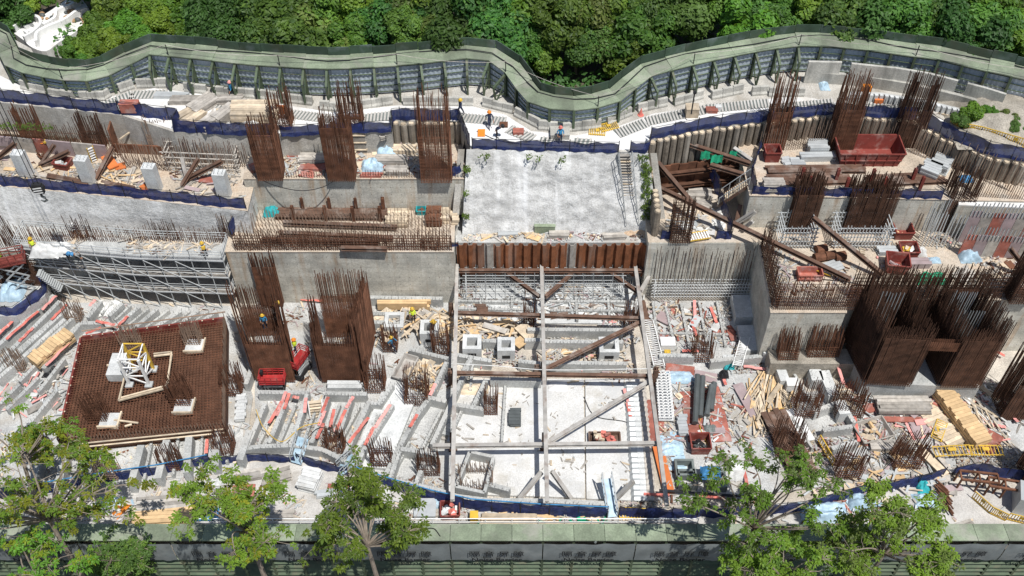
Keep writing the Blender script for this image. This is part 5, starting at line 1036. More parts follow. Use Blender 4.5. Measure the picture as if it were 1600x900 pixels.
def stairs(label, a, b, za, zb, w_, n, mt, tread, rail=True, name='stair', cat='stair'):
    p, q = P(*a, za), P(*b, zb); d = q-p; s = Vector((-d.y,d.x,0)).normalized(); t = thing(name, label, cat, q)
    for k in (-1, 1): m = MB(); m.beam(p+s*k*w_/2, q+s*k*w_/2, .1, .25); m.build('stringer', mt, t)
    for k in range(n): c = p.lerp(q, (k+.5)/n); m = MB(); m.beam(c-s*w_/2, c+s*w_/2, .28, .06); m.build('tread', tread, t)
    if rail:
        for k in (-1, 1):
            m = MB(); m.bar(p+s*k*w_/2+Vector((0,0,1)), q+s*k*w_/2+Vector((0,0,1)), .04, 5); m.build('rail', 'galv', t)
            for e in range(4): c = p.lerp(q, e/3)+s*k*w_/2; m = MB(); m.bar(c, c+Vector((0,0,1)), .035, 4); m.build('baluster', 'galv', t)
    return t
stairs('sloping stair ramp from the upper right podium down to the strut deck', (1170,284), (1122,316), L2, L1+1., 1.1, 16, 'beam_brown', 'timber_pale')
stairs('short white timber steps beside the red taped cells', (492,626), (496,652), 1.6, .2, 1.1, 6, 'white_paint', 'timber_pale', False)
def gangway(label, a, b, za, zb, w_, mt='tarp_blue'):
    p, q = P(*a, za), P(*b, zb); d = (q-p); s = Vector((-d.y,d.x,0)).normalized(); t = thing('gangway', label, 'gangway', q)
    m = MB(); m.beam(p, q, w_, .1); m.build('deck', mt, t)
    for k in (-1, 1):
        for hgt in (.55, 1.0): m = MB(); m.bar(p+s*k*w_/2+Vector((0,0,hgt)), q+s*k*w_/2+Vector((0,0,hgt)), .04, 5); m.build('rail', 'galv', t)
        for e in range(5): c = p.lerp(q, e/4)+s*k*w_/2; m = MB(); m.bar(c, c+Vector((0,0,1)), .035, 4); m.build('post', 'galv', t)
    return t
gangway('pale steel gangway from the red taped cells to the walkway', (474,684), (463,724), 1.5, .3, .9)
gangway('grey steel gangway crossing the near net beside the ramp', (553,716), (530,738), 1.4, .3, .9)
gangway('pale corrugated gangway over the near net in the middle', (947,748), (957,808), 1.5, .3, .75)
# ---------------- corrugated steel strips right of the white floor
for i, (u0, u1) in enumerate(((983,996),(992,1006),(1001,1017))):
    p, q = P(u0, 596, .5), P(u1, 782, .5); m = MB(); k = 46; w_ = .42; rows = []
    for e in range(k+1):
        c = p.lerp(q, e/k); zz = .12*(e % 2)
        rows.append([c+Vector((x*w_, 0, zz+(0 if abs(x) < .6 else -.28))) for x in (-1.05,-.55,0,.55,1.05)])
    m.sheet(rows[::-1]); one(m, 'corrugated_strip', ('galv','pale_concrete','timber_grey')[i], 'long ribbed steel strip beside the white floor, %s from the left' % nth(i), 'steel strip', 'ribbed steel strips')
t = thing('wire_mesh_cage', 'long white wire mesh panel cage beside the right strut', 'mesh cage', P(1038,585,.3)); a, b = P(1036,580,1.), P(1042,652,1.); m = MB()
for k in range(17): c = a.lerp(b, k/16); m.bar(c-Vector((.55,0,0)), c+Vector((.55,0,0)), .05, 4)
for x in (-.55,-.2,.2,.55): m.bar(a+Vector((x,0,0)), b+Vector((x,0,0)), .05, 4)
m.build('wires', 'white_paint', t, kind='stuff'); m = MB(); m.beam(a-Vector((0,0,.5)), b-Vector((0,0,.5)), 1.2, .1); m.build('tray', 'pale_concrete', t)
for lab, a, b, w_ in (('long grey lattice mesh tray at the right strut, far end',(1012,500),(1030,572),.9),('white lattice girder leaning over the right beams',(1166,522),(1152,572),.8)):
    p, q = P(*a, .8), P(*b, 1.2 if w_ < .9 else .8); t = thing('lattice_tray', lab, 'lattice', p); m = MB(); n = 20; s = Vector((1,0,0))
    for k in (-.5, .5): m.beam(p+s*k*w_, q+s*k*w_, .08, .2)
    for k in range(n): c, d = p.lerp(q, k/n), p.lerp(q, (k+1)/n); m.bar(c-s*w_/2, d+s*w_/2, .03, 4); m.bar(c+s*w_/2, c-s*w_/2, .03, 4)
    m.build('lattice', 'white_paint', t, kind='stuff')
# ---------------- scissor lifts
def lift(label, u, v, z, rz, h, mt, sc_=1.):
    p = P(u, v, z); t = thing('scissor_lift', label, 'scissor lift', p, 'scissor lifts'); Rm = Matrix.Rotation(rz, 3, 'Z')
    W = lambda x, y, zz: p + Rm @ Vector((x*sc_, y*sc_, zz*sc_))
    X_, Y_, Z_ = Rm @ Vector((1,0,0)), Rm @ Vector((0,1,0)), Vector((0,0,1))
    m = MB(); m.frame(W(0,0,.25), X_, Y_, Z_, 2.3*sc_, 1.1*sc_, .5*sc_); m.build('chassis', 'black', t)
    for x in (-.8, .8):
        for y in (-.55, .55):
            m = MB(); m.tube([W(x,y-.12,.25), W(x,y+.12,.25)], .26*sc_, 12); m.build('wheel', 'black', t)
    for k in range(3):
        z0, z1 = .8+k*(h-1)/3, .8+(k+1)*(h-1)/3
        for y in (-.4, .4): m = MB(); m.beam(W(-.95,y,z0), W(.95,y,z1), .08, .12); m.beam(W(.95,y,z0), W(-.95,y,z1), .08, .12); m.build('scissor_arm', 'galv', t)
    m = MB(); m.frame(W(0,0,h), X_, Y_, Z_, 2.5*sc_, 1.2*sc_, .14*sc_); m.build('platform', mt, t)
    m = MB()
    for zz in (.45, .8, 1.1):
        c = [W(x, y, h+zz) for x, y in ((-1.25,-.6),(1.25,-.6),(1.25,.6),(-1.25,.6))]
        for i in range(4): m.beam(c[i], c[(i+1) % 4], .06, .06)
    for x in (-1.25,-.6,0,.6,1.25):
        for y in (-.6, .6): m.beam(W(x,y,h), W(x,y,h+1.1), .06, .06)
    m.build('guard_rail', mt, t)
    m = MB(); m.frame(W(-1.1,.35,h+.7), X_, Y_, Z_, .3, .3, .35); m.build('control_box', 'black', t)
    return t
lift('raised red scissor lift with a worker between the two big cages', 472, 582, .3, 1.15, 2.2, 'lift_red', .78)
lift('low red scissor lift in front of the left big cage', 430, 606, .3, .02, 1.3, 'lift_red', .82)
lift('lime green lift platform at the far left beside the scaffold', 12, 470, .2, .1, 5.2, 'lime')
# maroon platform lift top behind the scaffold worker
lift('dark maroon lift platform behind the white sacks on the scaffold', 52, 474, .2, .3, 5.5, 'red_steel')
# ---------------- yellow barriers, ladders and frames
def barrier(label, a, b, z, h=.95, n=9, mt='yellow', flat=False):
    p, q = P(*a, z), P(*b, z); t = thing('yellow_barrier', label, 'barrier', p, 'yellow barriers'); d = (q-p).normalized(); U = Vector((0,0,1)) if not flat else Vector((-d.y,d.x,.08)).normalized()
    if flat: p, q = p+Vector((0,0,.1)), q+Vector((0,0,.1))
    m = MB(); m.beam(p+U*.12, q+U*.12, .07, .07); m.build('rail', mt, t); m = MB(); m.beam(p+U*h, q+U*h, .07, .07); m.build('rail', mt, t)
    for i in range(n+1): c = p.lerp(q, i/n); m = MB(); m.beam(c+U*.02, c+U*h, .05, .05); m.build('bar', mt, t)
    m = MB(); m.beam(p.lerp(q,.4)+U*h*.7, p.lerp(q,.62)+U*h*.7, .03, .3, U); m.build('plate', mt, t); return t
BR = [('flat on the road below the curved barrier, left one',(920,212),(945,214),ROAD,True),('flat on the road below the curved barrier, right one',(942,208),(968,202),ROAD,True),('standing along the sand mound, first from the left',(1484,192),(1500,206),ROAD,False),('standing along the sand mound, second from the left',(1500,206),(1530,212),ROAD,False),('standing along the sand mound, third from the left',(1530,212),(1565,222),ROAD,False),('standing along the sand mound, fourth from the left',(1565,222),(1600,232),ROAD,False),('standing along the sand mound, cut by the edge',(1600,232),(1640,242),ROAD,False),
 ('lying over the right rubbish near the tray',(1418,648),(1448,636),.5,True),('lying before the big timber stack',(1472,692),(1482,664),.4,True),('long one lying by the near net at the right, left half',(1462,716),(1520,713),.8,True),('long one lying by the near net at the right, right half',(1518,714),(1568,714),.8,True),('by the lower right corner on the walkway, first',(1518,778),(1545,802),.02,False),('by the lower right corner on the walkway, second',(1545,802),(1570,814),.02,False),('by the lower right corner on the walkway, cut by the edge',(1572,812),(1612,822),.02,False),('lying on the walkway beside the middle gangway',(968,812),(1010,814),.02,True),('lying on the walkway before the middle tree',(566,800),(588,802),.02,True),('beside the leaves at the lower right floor',(1278,690),(1300,728),.3,False),('lying among the fan of timbers',(1206,642),(1216,668),.4,True)]
for lab, a, b, z, fl in BR: barrier('yellow steel barrier ' + lab, a, b, z, flat=fl)
def ladder(label, a, b, za, zb, mt='yellow', n=8, w_=.5):
    p, q = P(*a, za), P(*b, zb); d = q-p; s = Vector((-d.y,d.x,0)).normalized(); t = thing('ladder', label, 'ladder', p)
    for k in (-1, 1): m = MB(); m.beam(p+s*k*w_/2, q+s*k*w_/2, .08, .1); m.build('rail', mt, t)
    for i in range(n): c = p.lerp(q, (i+.5)/n); m = MB(); m.beam(c-s*w_/2, c+s*w_/2, .12, .06); m.build('rung', 'white_paint' if mt == 'yellow' else mt, t)
ladder('yellow ladder lying on the sand heap at the slope foot', (1002,352), (1022,330), 5.8, 6.4)
ladder('yellow trestle ladder lying on the strut deck', (1076,371), (1108,366), L1+.3, L1+.3, w_=.9)
ladder('yellow ladder leaning beside the sunken rust box', (140,230), (148,252), LD+1.8, LD, n=6)
ladder('yellow green ladder under the fallen beam on the right deck', (1262,412), (1300,426), L1+.3, L1+.3, w_=.8)
ladder('brown timber ladder in the notch of the upper left podium', (606,203), (604,228), L2+2.2, L2, 'timber', 6)
ladder('grey ladder against the tall thin cage', (598,212), (600,230), L2+2.4, L2, 'timber_grey', 6)
# ---------------- small upright things
def crate(label, u, v, z, w_, d_, h, mt, rz=0., name='crate', cat='crate'):
    p = P(u, v, z); m = MB(); m.box(p+Vector((0,d_/2,0)), (w_,d_,h), rz); m.box(p+Vector((0,d_/2,h)), (w_*1.04,d_*1.04,.06), rz); return one(m, name, mt, label, cat)
crate('tan box with a black post on the white road at the right', 1081, 185, ROAD, 1.1, .9, .9, 'timber_pale'); crate('dark red tray on the white road beside the tan box', 1112, 178, ROAD, 1.0, .6, .3, 'ply_red'); crate('small grey block at the road edge', 1122, 174, ROAD, .5, .4, .4, 'pale_concrete')
crate('pale concrete block by the man in blue at the road bend', 875, 219, ROAD, 1.6, 1.2, .5, 'old_block'); crate('red brown pallet at the left of the road bend', 810, 212, ROAD, .9, .6, .3, 'ply_red'); crate('orange cabinet by the right retaining wall', 1352, 150, ROAD, .7, .5, .9, 'orange', name='cabinet', cat='cabinet'); crate('orange brown tray on the road, right', 1372, 163, ROAD, .7, .5, .4, 'orange_ply')
crate('bright orange panel box behind the small bin', 1207, 233, L2, 1.6, .3, 1.0, 'orange_ply', name='panel', cat='panel'); crate('orange red site cabin door panel on the upper left podium', 503, 236, L2, 1.0, .25, 2.0, 'orange_ply', name='panel', cat='panel'); crate('orange red panel behind the left front cage', 440, 180, ROAD, .8, .2, .9, 'orange_ply', name='panel', cat='panel')
crate('pale green site box on the slope bench', 851, 366, 5.3, 1.8, 1.0, .9, 'roof_green'); crate('white box among the fan of timbers', 1236, 612, .3, .9, .8, .8, 'white_paint'); crate('brown hole plate on the white road by the walkers', 787, 200, ROAD, .7, .6, .15, 'rust'); crate('orange mat on the white road by the blue net', 752, 214, ROAD, .6, .9, .05, 'orange', name='mat', cat='mat'); crate('dark red tray on the blue net corner at the upper left', 204, 177, ROAD+.3, 1.6, .7, .9, 'ply_red')
crate('black and yellow bin on the walkway rail', 741, 818, .02, .6, .6, .8, 'yellow', name='bin', cat='bin'); crate('small silver trolley frame on the walkway', 664, 812, .02, 1.6, 1.5, .5, 'galv'); crate('yellow drum in the rubbish beside the right strut', 1042, 562, .3, .5, .5, .7, 'yellow', name='drum', cat='drum'); crate('white grey box in the rubbish beyond the red boards', 1043, 548, .3, 1.2, .9, .7, 'white_paint'); crate('grey box at the end of the right silver frames', 1138, 572, .3, 1., .7, .6, 'pale_concrete')
for i, (u, v) in enumerate(((1282,395),(1296,405),(1279,408),(1311,406))):
    m = MB(); p = P(u, v, L1); m.tube([p+Vector((-.45,0,.35)), p+Vector((.45,.2,.35))], .42, 9); one(m, 'rebar_bundle', 'rust', 'short fat rust bar bundle, %s from the left in the group beside the fallen beam' % ('second','third','first','fourth')[i], 'bar bundle', 'rust bundles on the right deck')
for i, (a, b) in enumerate((((1462,755),(1478,770)),((1470,770),(1482,785)),((1474,785),(1484,800)),((60,240),(66,246)))):
    m = MB(); z = .4 if i < 3 else LD+.3; p, q = P(*a, z), P(*b, z)
    for k in range(9): o = Vector((jit(.3), jit(.3), jit(.25))); m.bar(p+o, q+o, .07, 5)
    t = thing('rebar_bundle', 'rusty bar bundle %s' % ('on the walkway, farthest of three','on the walkway, middle of three','on the walkway, nearest of three','on the left stub deck')[i], 'bar bundle', p); m.build('bars', 'rust', t, kind='stuff')
def rustframe(label, u, v, w_, h, rz=0.):
    p = P(u, v, .02); t = thing('rusty_frame', label, 'steel frame', p); Rm = Matrix.Rotation(rz, 3, 'Z'); W = lambda x, y, z: p+Rm @ Vector((x,y,z))
    for x in (-w_/2, 0, w_/2):
        for y in (0, .8): m = MB(); m.beam(W(x,y,0), W(x,y,h), .12, .12); m.build('leg', 'rust', t)
    m = MB()
    for y in (0, .8): m.beam(W(-w_/2,y,h), W(w_/2,y,h), .16, .16)
    for x in (-w_/2, 0, w_/2): m.beam(W(x,0,h), W(x,.8,h), .12, .12)
    m.build('top_frame', 'rust', t)
rustframe('rusty trestle frame at the lower right corner, farther one', 1522, 768, 2.8, 1.5, -.12); rustframe('rusty trestle frame at the lower right corner, nearer one', 1562, 778, 2.4, 1.4, -.2)
m = MB(); p = P(1596,790,.02); m.box(p, (1.5,1.8,2.0), -.3); one(m, 'cabinet', 'galv', 'grey cabinet cut by the lower right picture edge', 'cabinet')
lyg = [((1490,770),(1532,808)),((1576,770),(1556,800))]
for i, (u, v, rz) in enumerate(((1070,752,0),(1074,768,.1),(1120,770,0))):
    p = P(u, v, .15); m = MB(); w_ = 1.5
    for sx, sy, lx, ly in ((0,-1,w_,.18),(0,1,w_,.18),(-1,0,.18,w_-.36),(1,0,.18,w_-.36)): m.box((p.x+sx*(w_-.18)/2, p.y+.8+sy*(w_-.18)/2, p.z), (lx,ly,.8))
    one(m, 'steel_surround', 'tarp_grey', 'dark grey square steel frame near the near net, %s' % ('farther of the left pair','nearer of the left pair','right one with blue plastic')[i], 'steel frame', 'square steel frames')
m = MB(); p = P(1108,182,ROAD); pole = P(1080,178,ROAD+.9); m.bar(pole, pole+Vector((0,0,2.2)), .06, 6); m.box(pole+Vector((0,0,2.2)), (.25,.25,.2)); one(m, 'lamp_post', 'black', 'thin black lamp post on the tan box', 'lamp post')
m = MB(); p = P(1001,180,ROAD); m.tube([p, p+Vector((0,0,.05)), p+Vector((0,0,.06)), p+Vector((0,0,.75))], [.28,.28,.2,.03], 10); one(m, 'traffic_cone', 'red_plastic', 'red traffic cone on the road near the raking props', 'cone')
m = MB(); m.tube([P(945,800,.1), P(930,848,.9)], .09, 6); one(m, 'shadow_bar', 'tarp_grey', 'dark bar standing in for a tree shadow across the near barrier roof', 'post')  # dark tube stands in for the tree's shadow on the roof
# ---------------- fan and heaps of loose timber
def heap(label, u, v, z, w_, d_, n, mts, lmin, lmax, hmax=.7, name='timber_heap', fan=None):
    p = P(u, v, z); t = thing(name, label, 'timber heap', p, 'heaps of loose timber')
    for i in range(n):
        l = R(lmin, lmax); a = R(0, PI) if fan is None else fan+jit(.45); x, y = jit(w_/2), jit(d_/2); k = 1-max(abs(x)/(w_/2), abs(y)/(d_/2))
        m = MB(); m.box((0,0,0), (l, R(.06,.2) if random.random() < .85 else R(.3,.7), R(.03,.09)), a, (jit(.12), jit(.18))); o = bpy.data.objects.new('plank', m.mesh('plank', random.choice(mts))); COL.objects.link(o); o.parent = t; o.location = (x, y, .05+R(0, hmax)*k)
    return t
TM = ['timber_pale','timber_pale','timber','timber_grey']
heap('fan of loose pale timbers at the right beam cells', 1200, 628, .2, 3.6, 4.6, 75, ['timber_pale','timber_pale','timber'], 2.0, 3.8, .6, fan=1.35)
heap('broken plywood and timber heap under the two men in yellow', 640, 506, .7, 5.6, 2.6, 95, TM, .7, 2.2, .8)
heap('broken plywood heap beside the leftmost strut', 712, 508, .5, 4.2, 2.4, 60, TM, .7, 2.2, .7)
heap('broken plywood heap between left and middle struts', 765, 516, .4, 4.2, 2.2, 55, TM, .8, 2.4, .6)
heap('small timber offcut heap on the pale ramp', 665, 590, .5, 2.6, 2.6, 60, TM, .5, 1.4, .6)
heap('scattered battens right of the big timber stack', 1534, 650, .2, 3.0, 5.4, 70, ['timber_pale','timber_pale','timber_grey','sack_white'], 1.2, 3.0, .4, fan=1.9)
heap('timber scraps under the long beam behind the middle strut', 905, 552, .1, 6.5, 1.4, 60, TM, .5, 1.8, .3)
heap('timber scraps on the strut deck', 1090, 345, L1, 4.6, 2.2, 70, ['galv','timber_grey','sack_white','timber_pale'], .6, 1.8, .2)
heap('timber scraps along the slope bench', 830, 364, 5.3, 8.0, 1.6, 70, TM, .4, 1.6, .2)
heap('timber scraps on the left stub deck, left part', 60, 270, LD, 6.0, 2.0, 26, TM, .8, 2.4, .3)
heap('timber scraps on the left stub deck, middle part', 190, 278, LD, 5.0, 2.4, 26, TM, .8, 2.6, .3)
heap('timber scraps on the left stub deck, right part', 320, 292, LD, 5.0, 2.0, 26, ['timber_grey','timber_pale','timber_grey','ply_mauve'], .5, 1.8, .3)
heap('mixed rubbish among the right beams, behind the pads', 1080, 508, .2, 7.0, 4.2, 130, ['timber_pale','ply_mauve','timber_grey','sack_white','timber_grey','beam_brown','ply_red','galv'], .3, 1.5, .35)
heap('mixed rubbish round the pipes and red boards', 1100, 650, .2, 7.0, 8.0, 110, ['timber_pale','ply_mauve','timber_grey','sack_white','timber_grey','galv','ply_red'], .3, 1.4, .25)
heap('mixed rubbish before the core', 1440, 650, .2, 12.0, 6.0, 190, ['timber_pale','ply_mauve','ply_red','sack_white','timber_grey','galv','pink_tape'], .4, 2.0, .35)
heap('mixed rubbish at the lower right under leaves', 1370, 735, .2, 12.0, 4.0, 130, ['timber_pale','ply_mauve','timber_grey','galv','timber'], .4, 2.0, .3)
heap('brown planks on the right deck by the green heap', 1560, 425, L1, 4.0, 1.6, 40, ['timber_grey','rust','timber_pale'], .6, 2.0, .2)
heap('litter along the near walkway, left', 200, 800, .03, 9.0, 1.2, 60, ['timber_pale','timber_grey','sack_white','orange','tarp_blue'], .3, 1.4, .2)
heap('litter along the near walkway, middle', 850, 815, .03, 10.0, .9, 60, ['timber_pale','timber_grey','timber','green_net'], .4, 2.0, .15)
heap('litter along the near walkway, right', 1380, 800, .03, 7.0, 2.0, 80, ['timber_pale','timber_grey','sack_white','ply_red','tarp_blue'], .3, 1.2, .3)
heap('litter round the black coil on the left pit floor', 60, 610, .2, 6.0, 5.0, 90, ['timber_grey','sack_white','timber_grey','pink_tape','galv','concrete'], .3, 1.6, .3)
heap('loose tubes and scraps under the scaffold frames', 860, 480, .2, 12.0, 2.2, 110, ['galv','timber_grey','sack_white','beam_brown'], .5, 2.2, .3)
heap('loose bars on the upper left podium deck', 520, 258, L2, 9., 3.0, 70, ['timber_grey','timber_pale','ply_red','galv'], .4, 1.8, .25)
# ---------------- crane hook block
hp = P(68,312,13.5); t = thing('crane_hook', 'black crane hook block with white stripes hanging over the left slope', 'crane hook', hp)
m = MB(); m.box(hp+Vector((0,0,.75)), (.75,.35,.95)); m.tube([hp+Vector((0,-.2,1.25)), hp+Vector((0,.2,1.25))], .5, 14); m.build('block', 'black', t)
for k in range(3): m = MB(); m.beam(hp+Vector((-.36,-.19,.82+.25*k)), hp+Vector((.36,-.19,.95+.25*k)), .03, .11); m.build('stripe', 'white_paint', t)
m = MB(); m.tube([hp+Vector((0,0,.75)), hp+Vector((0,0,.35)), hp+Vector((.22,0,.2)), hp+Vector((.25,0,-.05)), hp+Vector((0,0,-.2)), hp+Vector((-.22,0,-.05))], [.1,.1,.1,.11,.09,.04], 8); m.build('hook', 'dark_pipe', t)
for x in (-.18, .18): m = MB(); m.bar(hp+Vector((x,0,1.6)), hp+Vector((x*.3,0,75)), .03, 5); m.build('rope', 'black', t)

# ---------------- small litter nobody could count
def litter(label, px, z, n, mts, smin, smax, seed):
    random.seed(seed); q = PL(px, z) if len(px[0]) == 2 else [Vector(p) for p in px]; m = MB(); k = 0
    while k < n:
        i = random.randrange(len(q)-2)+1; a, b = random.random(), random.random()
        if a+b > 1: a, b = 1-a, 1-b
        p = q[0]+(q[i]-q[0])*a+(q[i+1]-q[0])*b
        if noise.noise(Vector((p.x*.38, p.y*.38, seed)))*1.6 < R(-.05,.75): continue
        m.cm = min(len(mts)-1, int(len(mts)*abs(noise.noise(Vector((p.x*.6, p.y*.6, seed+9)))*1.1+jit(.35)))); l = R(smin, smax)*(1 if random.random() < .75 else 2.2); m.box(p+Vector((0,0,R(-.02,.06))), (l, R(.03,.16), R(.03,.1)), R(0,PI), (jit(.2), jit(.25))); k += 1
    o = m.build('debris', mts); tag(o, label, None, None, 'stuff')
LM = ['timber_grey','concrete','timber_pale','timber_grey','ply_mauve','rust','galv','concrete','timber_pale','beam_brown','sack_white','pink_tape']
litter('fine site litter on the left pit floor', [(0,470),(360,478),(395,620),(380,735),(130,765),(-60,770),(-60,540)], .12, 1300, LM, .12, .6, 31)
litter('fine site litter round the beam cells', [(398,615),(400,470),(700,470),(712,590),(704,770),(640,762),(545,732),(400,712)], .15, 1400, LM, .12, .6, 32)
litter('fine site litter under the strut frame', [(712,440),(1005,440),(1012,600),(712,600)], .2, 1300, LM, .12, .6, 33)
litter('fine site litter on the white floor', [(716,592),(1000,592),(1012,783),(700,771)], .26, 130, ['timber_grey','timber_pale','concrete'], .08, .5, 34)
litter('fine site litter on the right floor', [(1022,470),(1180,470),(1205,560),(1215,640),(1300,760),(1050,785),(1030,600)], .17, 2200, LM, .12, .7, 35)
litter('fine site litter before the core', [(1216,620),(1345,600),(1640,600),(1640,735),(1480,740),(1310,765)], .14, 2200, LM, .12, .7, 36)
litter('fine litter on the lower right deck', [(1195,380),(1470,362),(1600,400),(1600,462),(1330,462),(1210,470)], L1+.01, 700, LM, .1, .6, 37)
litter('fine litter on the upper left decks', [(390,274),(720,274),(715,200),(400,215)], L2+.01, 500, LM, .1, .6, 38)
litter('fine litter on the left stub deck', [(0,285),(380,322),(380,262),(0,250)], LD+.01, 700, LM, .1, .6, 39)
litter('fine litter on the near walkway', [(0,785),(400,726),(640,778),(960,806),(1300,785),(1600,775),(1600,815),(0,815)], .03, 900, LM, .08, .5, 40)
litter('planks and scraps on the scaffold top deck', [Vector((p.x, p.y, 6.22)) for p in (fr[3]+Vector((0,.2,0)), fr[-1]+Vector((-.3,.2,0)), bk[-1]+Vector((-.3,-.2,0)), bk[3]+Vector((0,-.2,0)))], 6.22, 150, ['timber_grey','timber_pale','beam_brown','galv'], .3, 1.4, 43)
litter('fine litter on the slope bench', [(722,376),(1028,376),(1028,352),(724,352)], 5.31, 600, LM, .1, .5, 41)
litter('fine litter on the haul road', [(280,200),(430,205),(420,160),(290,150)], ROAD+.03, 250, ['timber_grey','timber_pale','galv'], .1, .6, 42)
# hoses and cables snaking over the floors
CB = [('yellow hose over the red taped cells',[(400,640),(412,668),(440,690),(470,668),(500,660)],1.3,'yellow'),('black cable across the near taped cells',[(470,700),(500,668),(540,690),(560,720)],1.3,'black'),('white rope across the strut frame',[(705,568),(780,572),(860,578),(1020,576)],2.9,'sack_white'),('black hose on the upper left podium wall',[(400,277),(430,290),(470,298),(505,292),(528,278)],L2-.1,'black'),('yellow hose by the dark pipes',[(1104,634),(1096,650),(1094,668),(1108,700)],.4,'yellow'),('black cable on the white floor',[(912,620),(930,650),(980,660),(1000,680)],.3,'black'),('grey hose coiled on the near barrier roof',[(660,838),(664,828),(678,826),(688,838)],1.0,'black'),('black cable on the white road',[(745,205),(790,222),(880,228),(960,226)],ROAD+.05,'black'),('thin cable over the lower right deck',[(1190,400),(1240,430),(1320,440),(1400,455)],L1+.1,'black')]
for lab, pts, z, mt in CB:
    m = MB(); m.tube(smooth_line(PL(pts, z), 6), .035, 5); one(m, 'hose' if 'hose' in lab else 'cable', mt, lab, 'hose' if 'hose' in lab else 'cable')

# more separate things on the pale walkway and pit edges
for i, (lab, u, v, z, l, w_, hh, rz, mt, n) in enumerate((('bundle of grey tubes on the walkway by the white panels',520,772,.02,2.6,.6,.4,.15,'galv',2),('pale boards on the walkway below the middle net',690,802,.02,1.6,.6,.3,.2,'timber_grey',2),('flat red boards on the walkway near the foam panels',530,762,.02,1.6,.5,.2,0,'ply_red',2),('long planks along the rail at the middle gangway',880,822,.02,5.5,.5,.25,0,'timber_pale',2),('grey boards along the rail right of the gangway',1040,822,.02,5.0,.5,.25,0,'timber_grey',2),('pale planks left on the walkway before the rail',430,806,.02,3.2,.7,.3,.05,'timber_grey',3),('timber pieces on the open walkway at the right',1500,822,.02,2.0,.5,.2,.3,'timber_grey',2),
   ('grey forms beside the right edge of the rebar mat',378,640,.12,.8,2.6,.5,.1,'pale_concrete',3),('timber forms in the first taped cell',428,664,.14,.5,2.4,.3,-.35,'timber_pale',2),('grey form panels left of the scissor lifts',396,560,.14,.9,2.4,.6,.2,'concrete',3),('white formwork trestle before the largest cage',540,610,.14,2.8,.8,.9,0,'pale_concrete',3),('grey panels right of the pale ramp',700,668,.14,1.0,1.8,.3,-.3,'concrete',2))):
    stack('stack of '+lab, u, v, z, l, w_, hh, rz, mt, n)
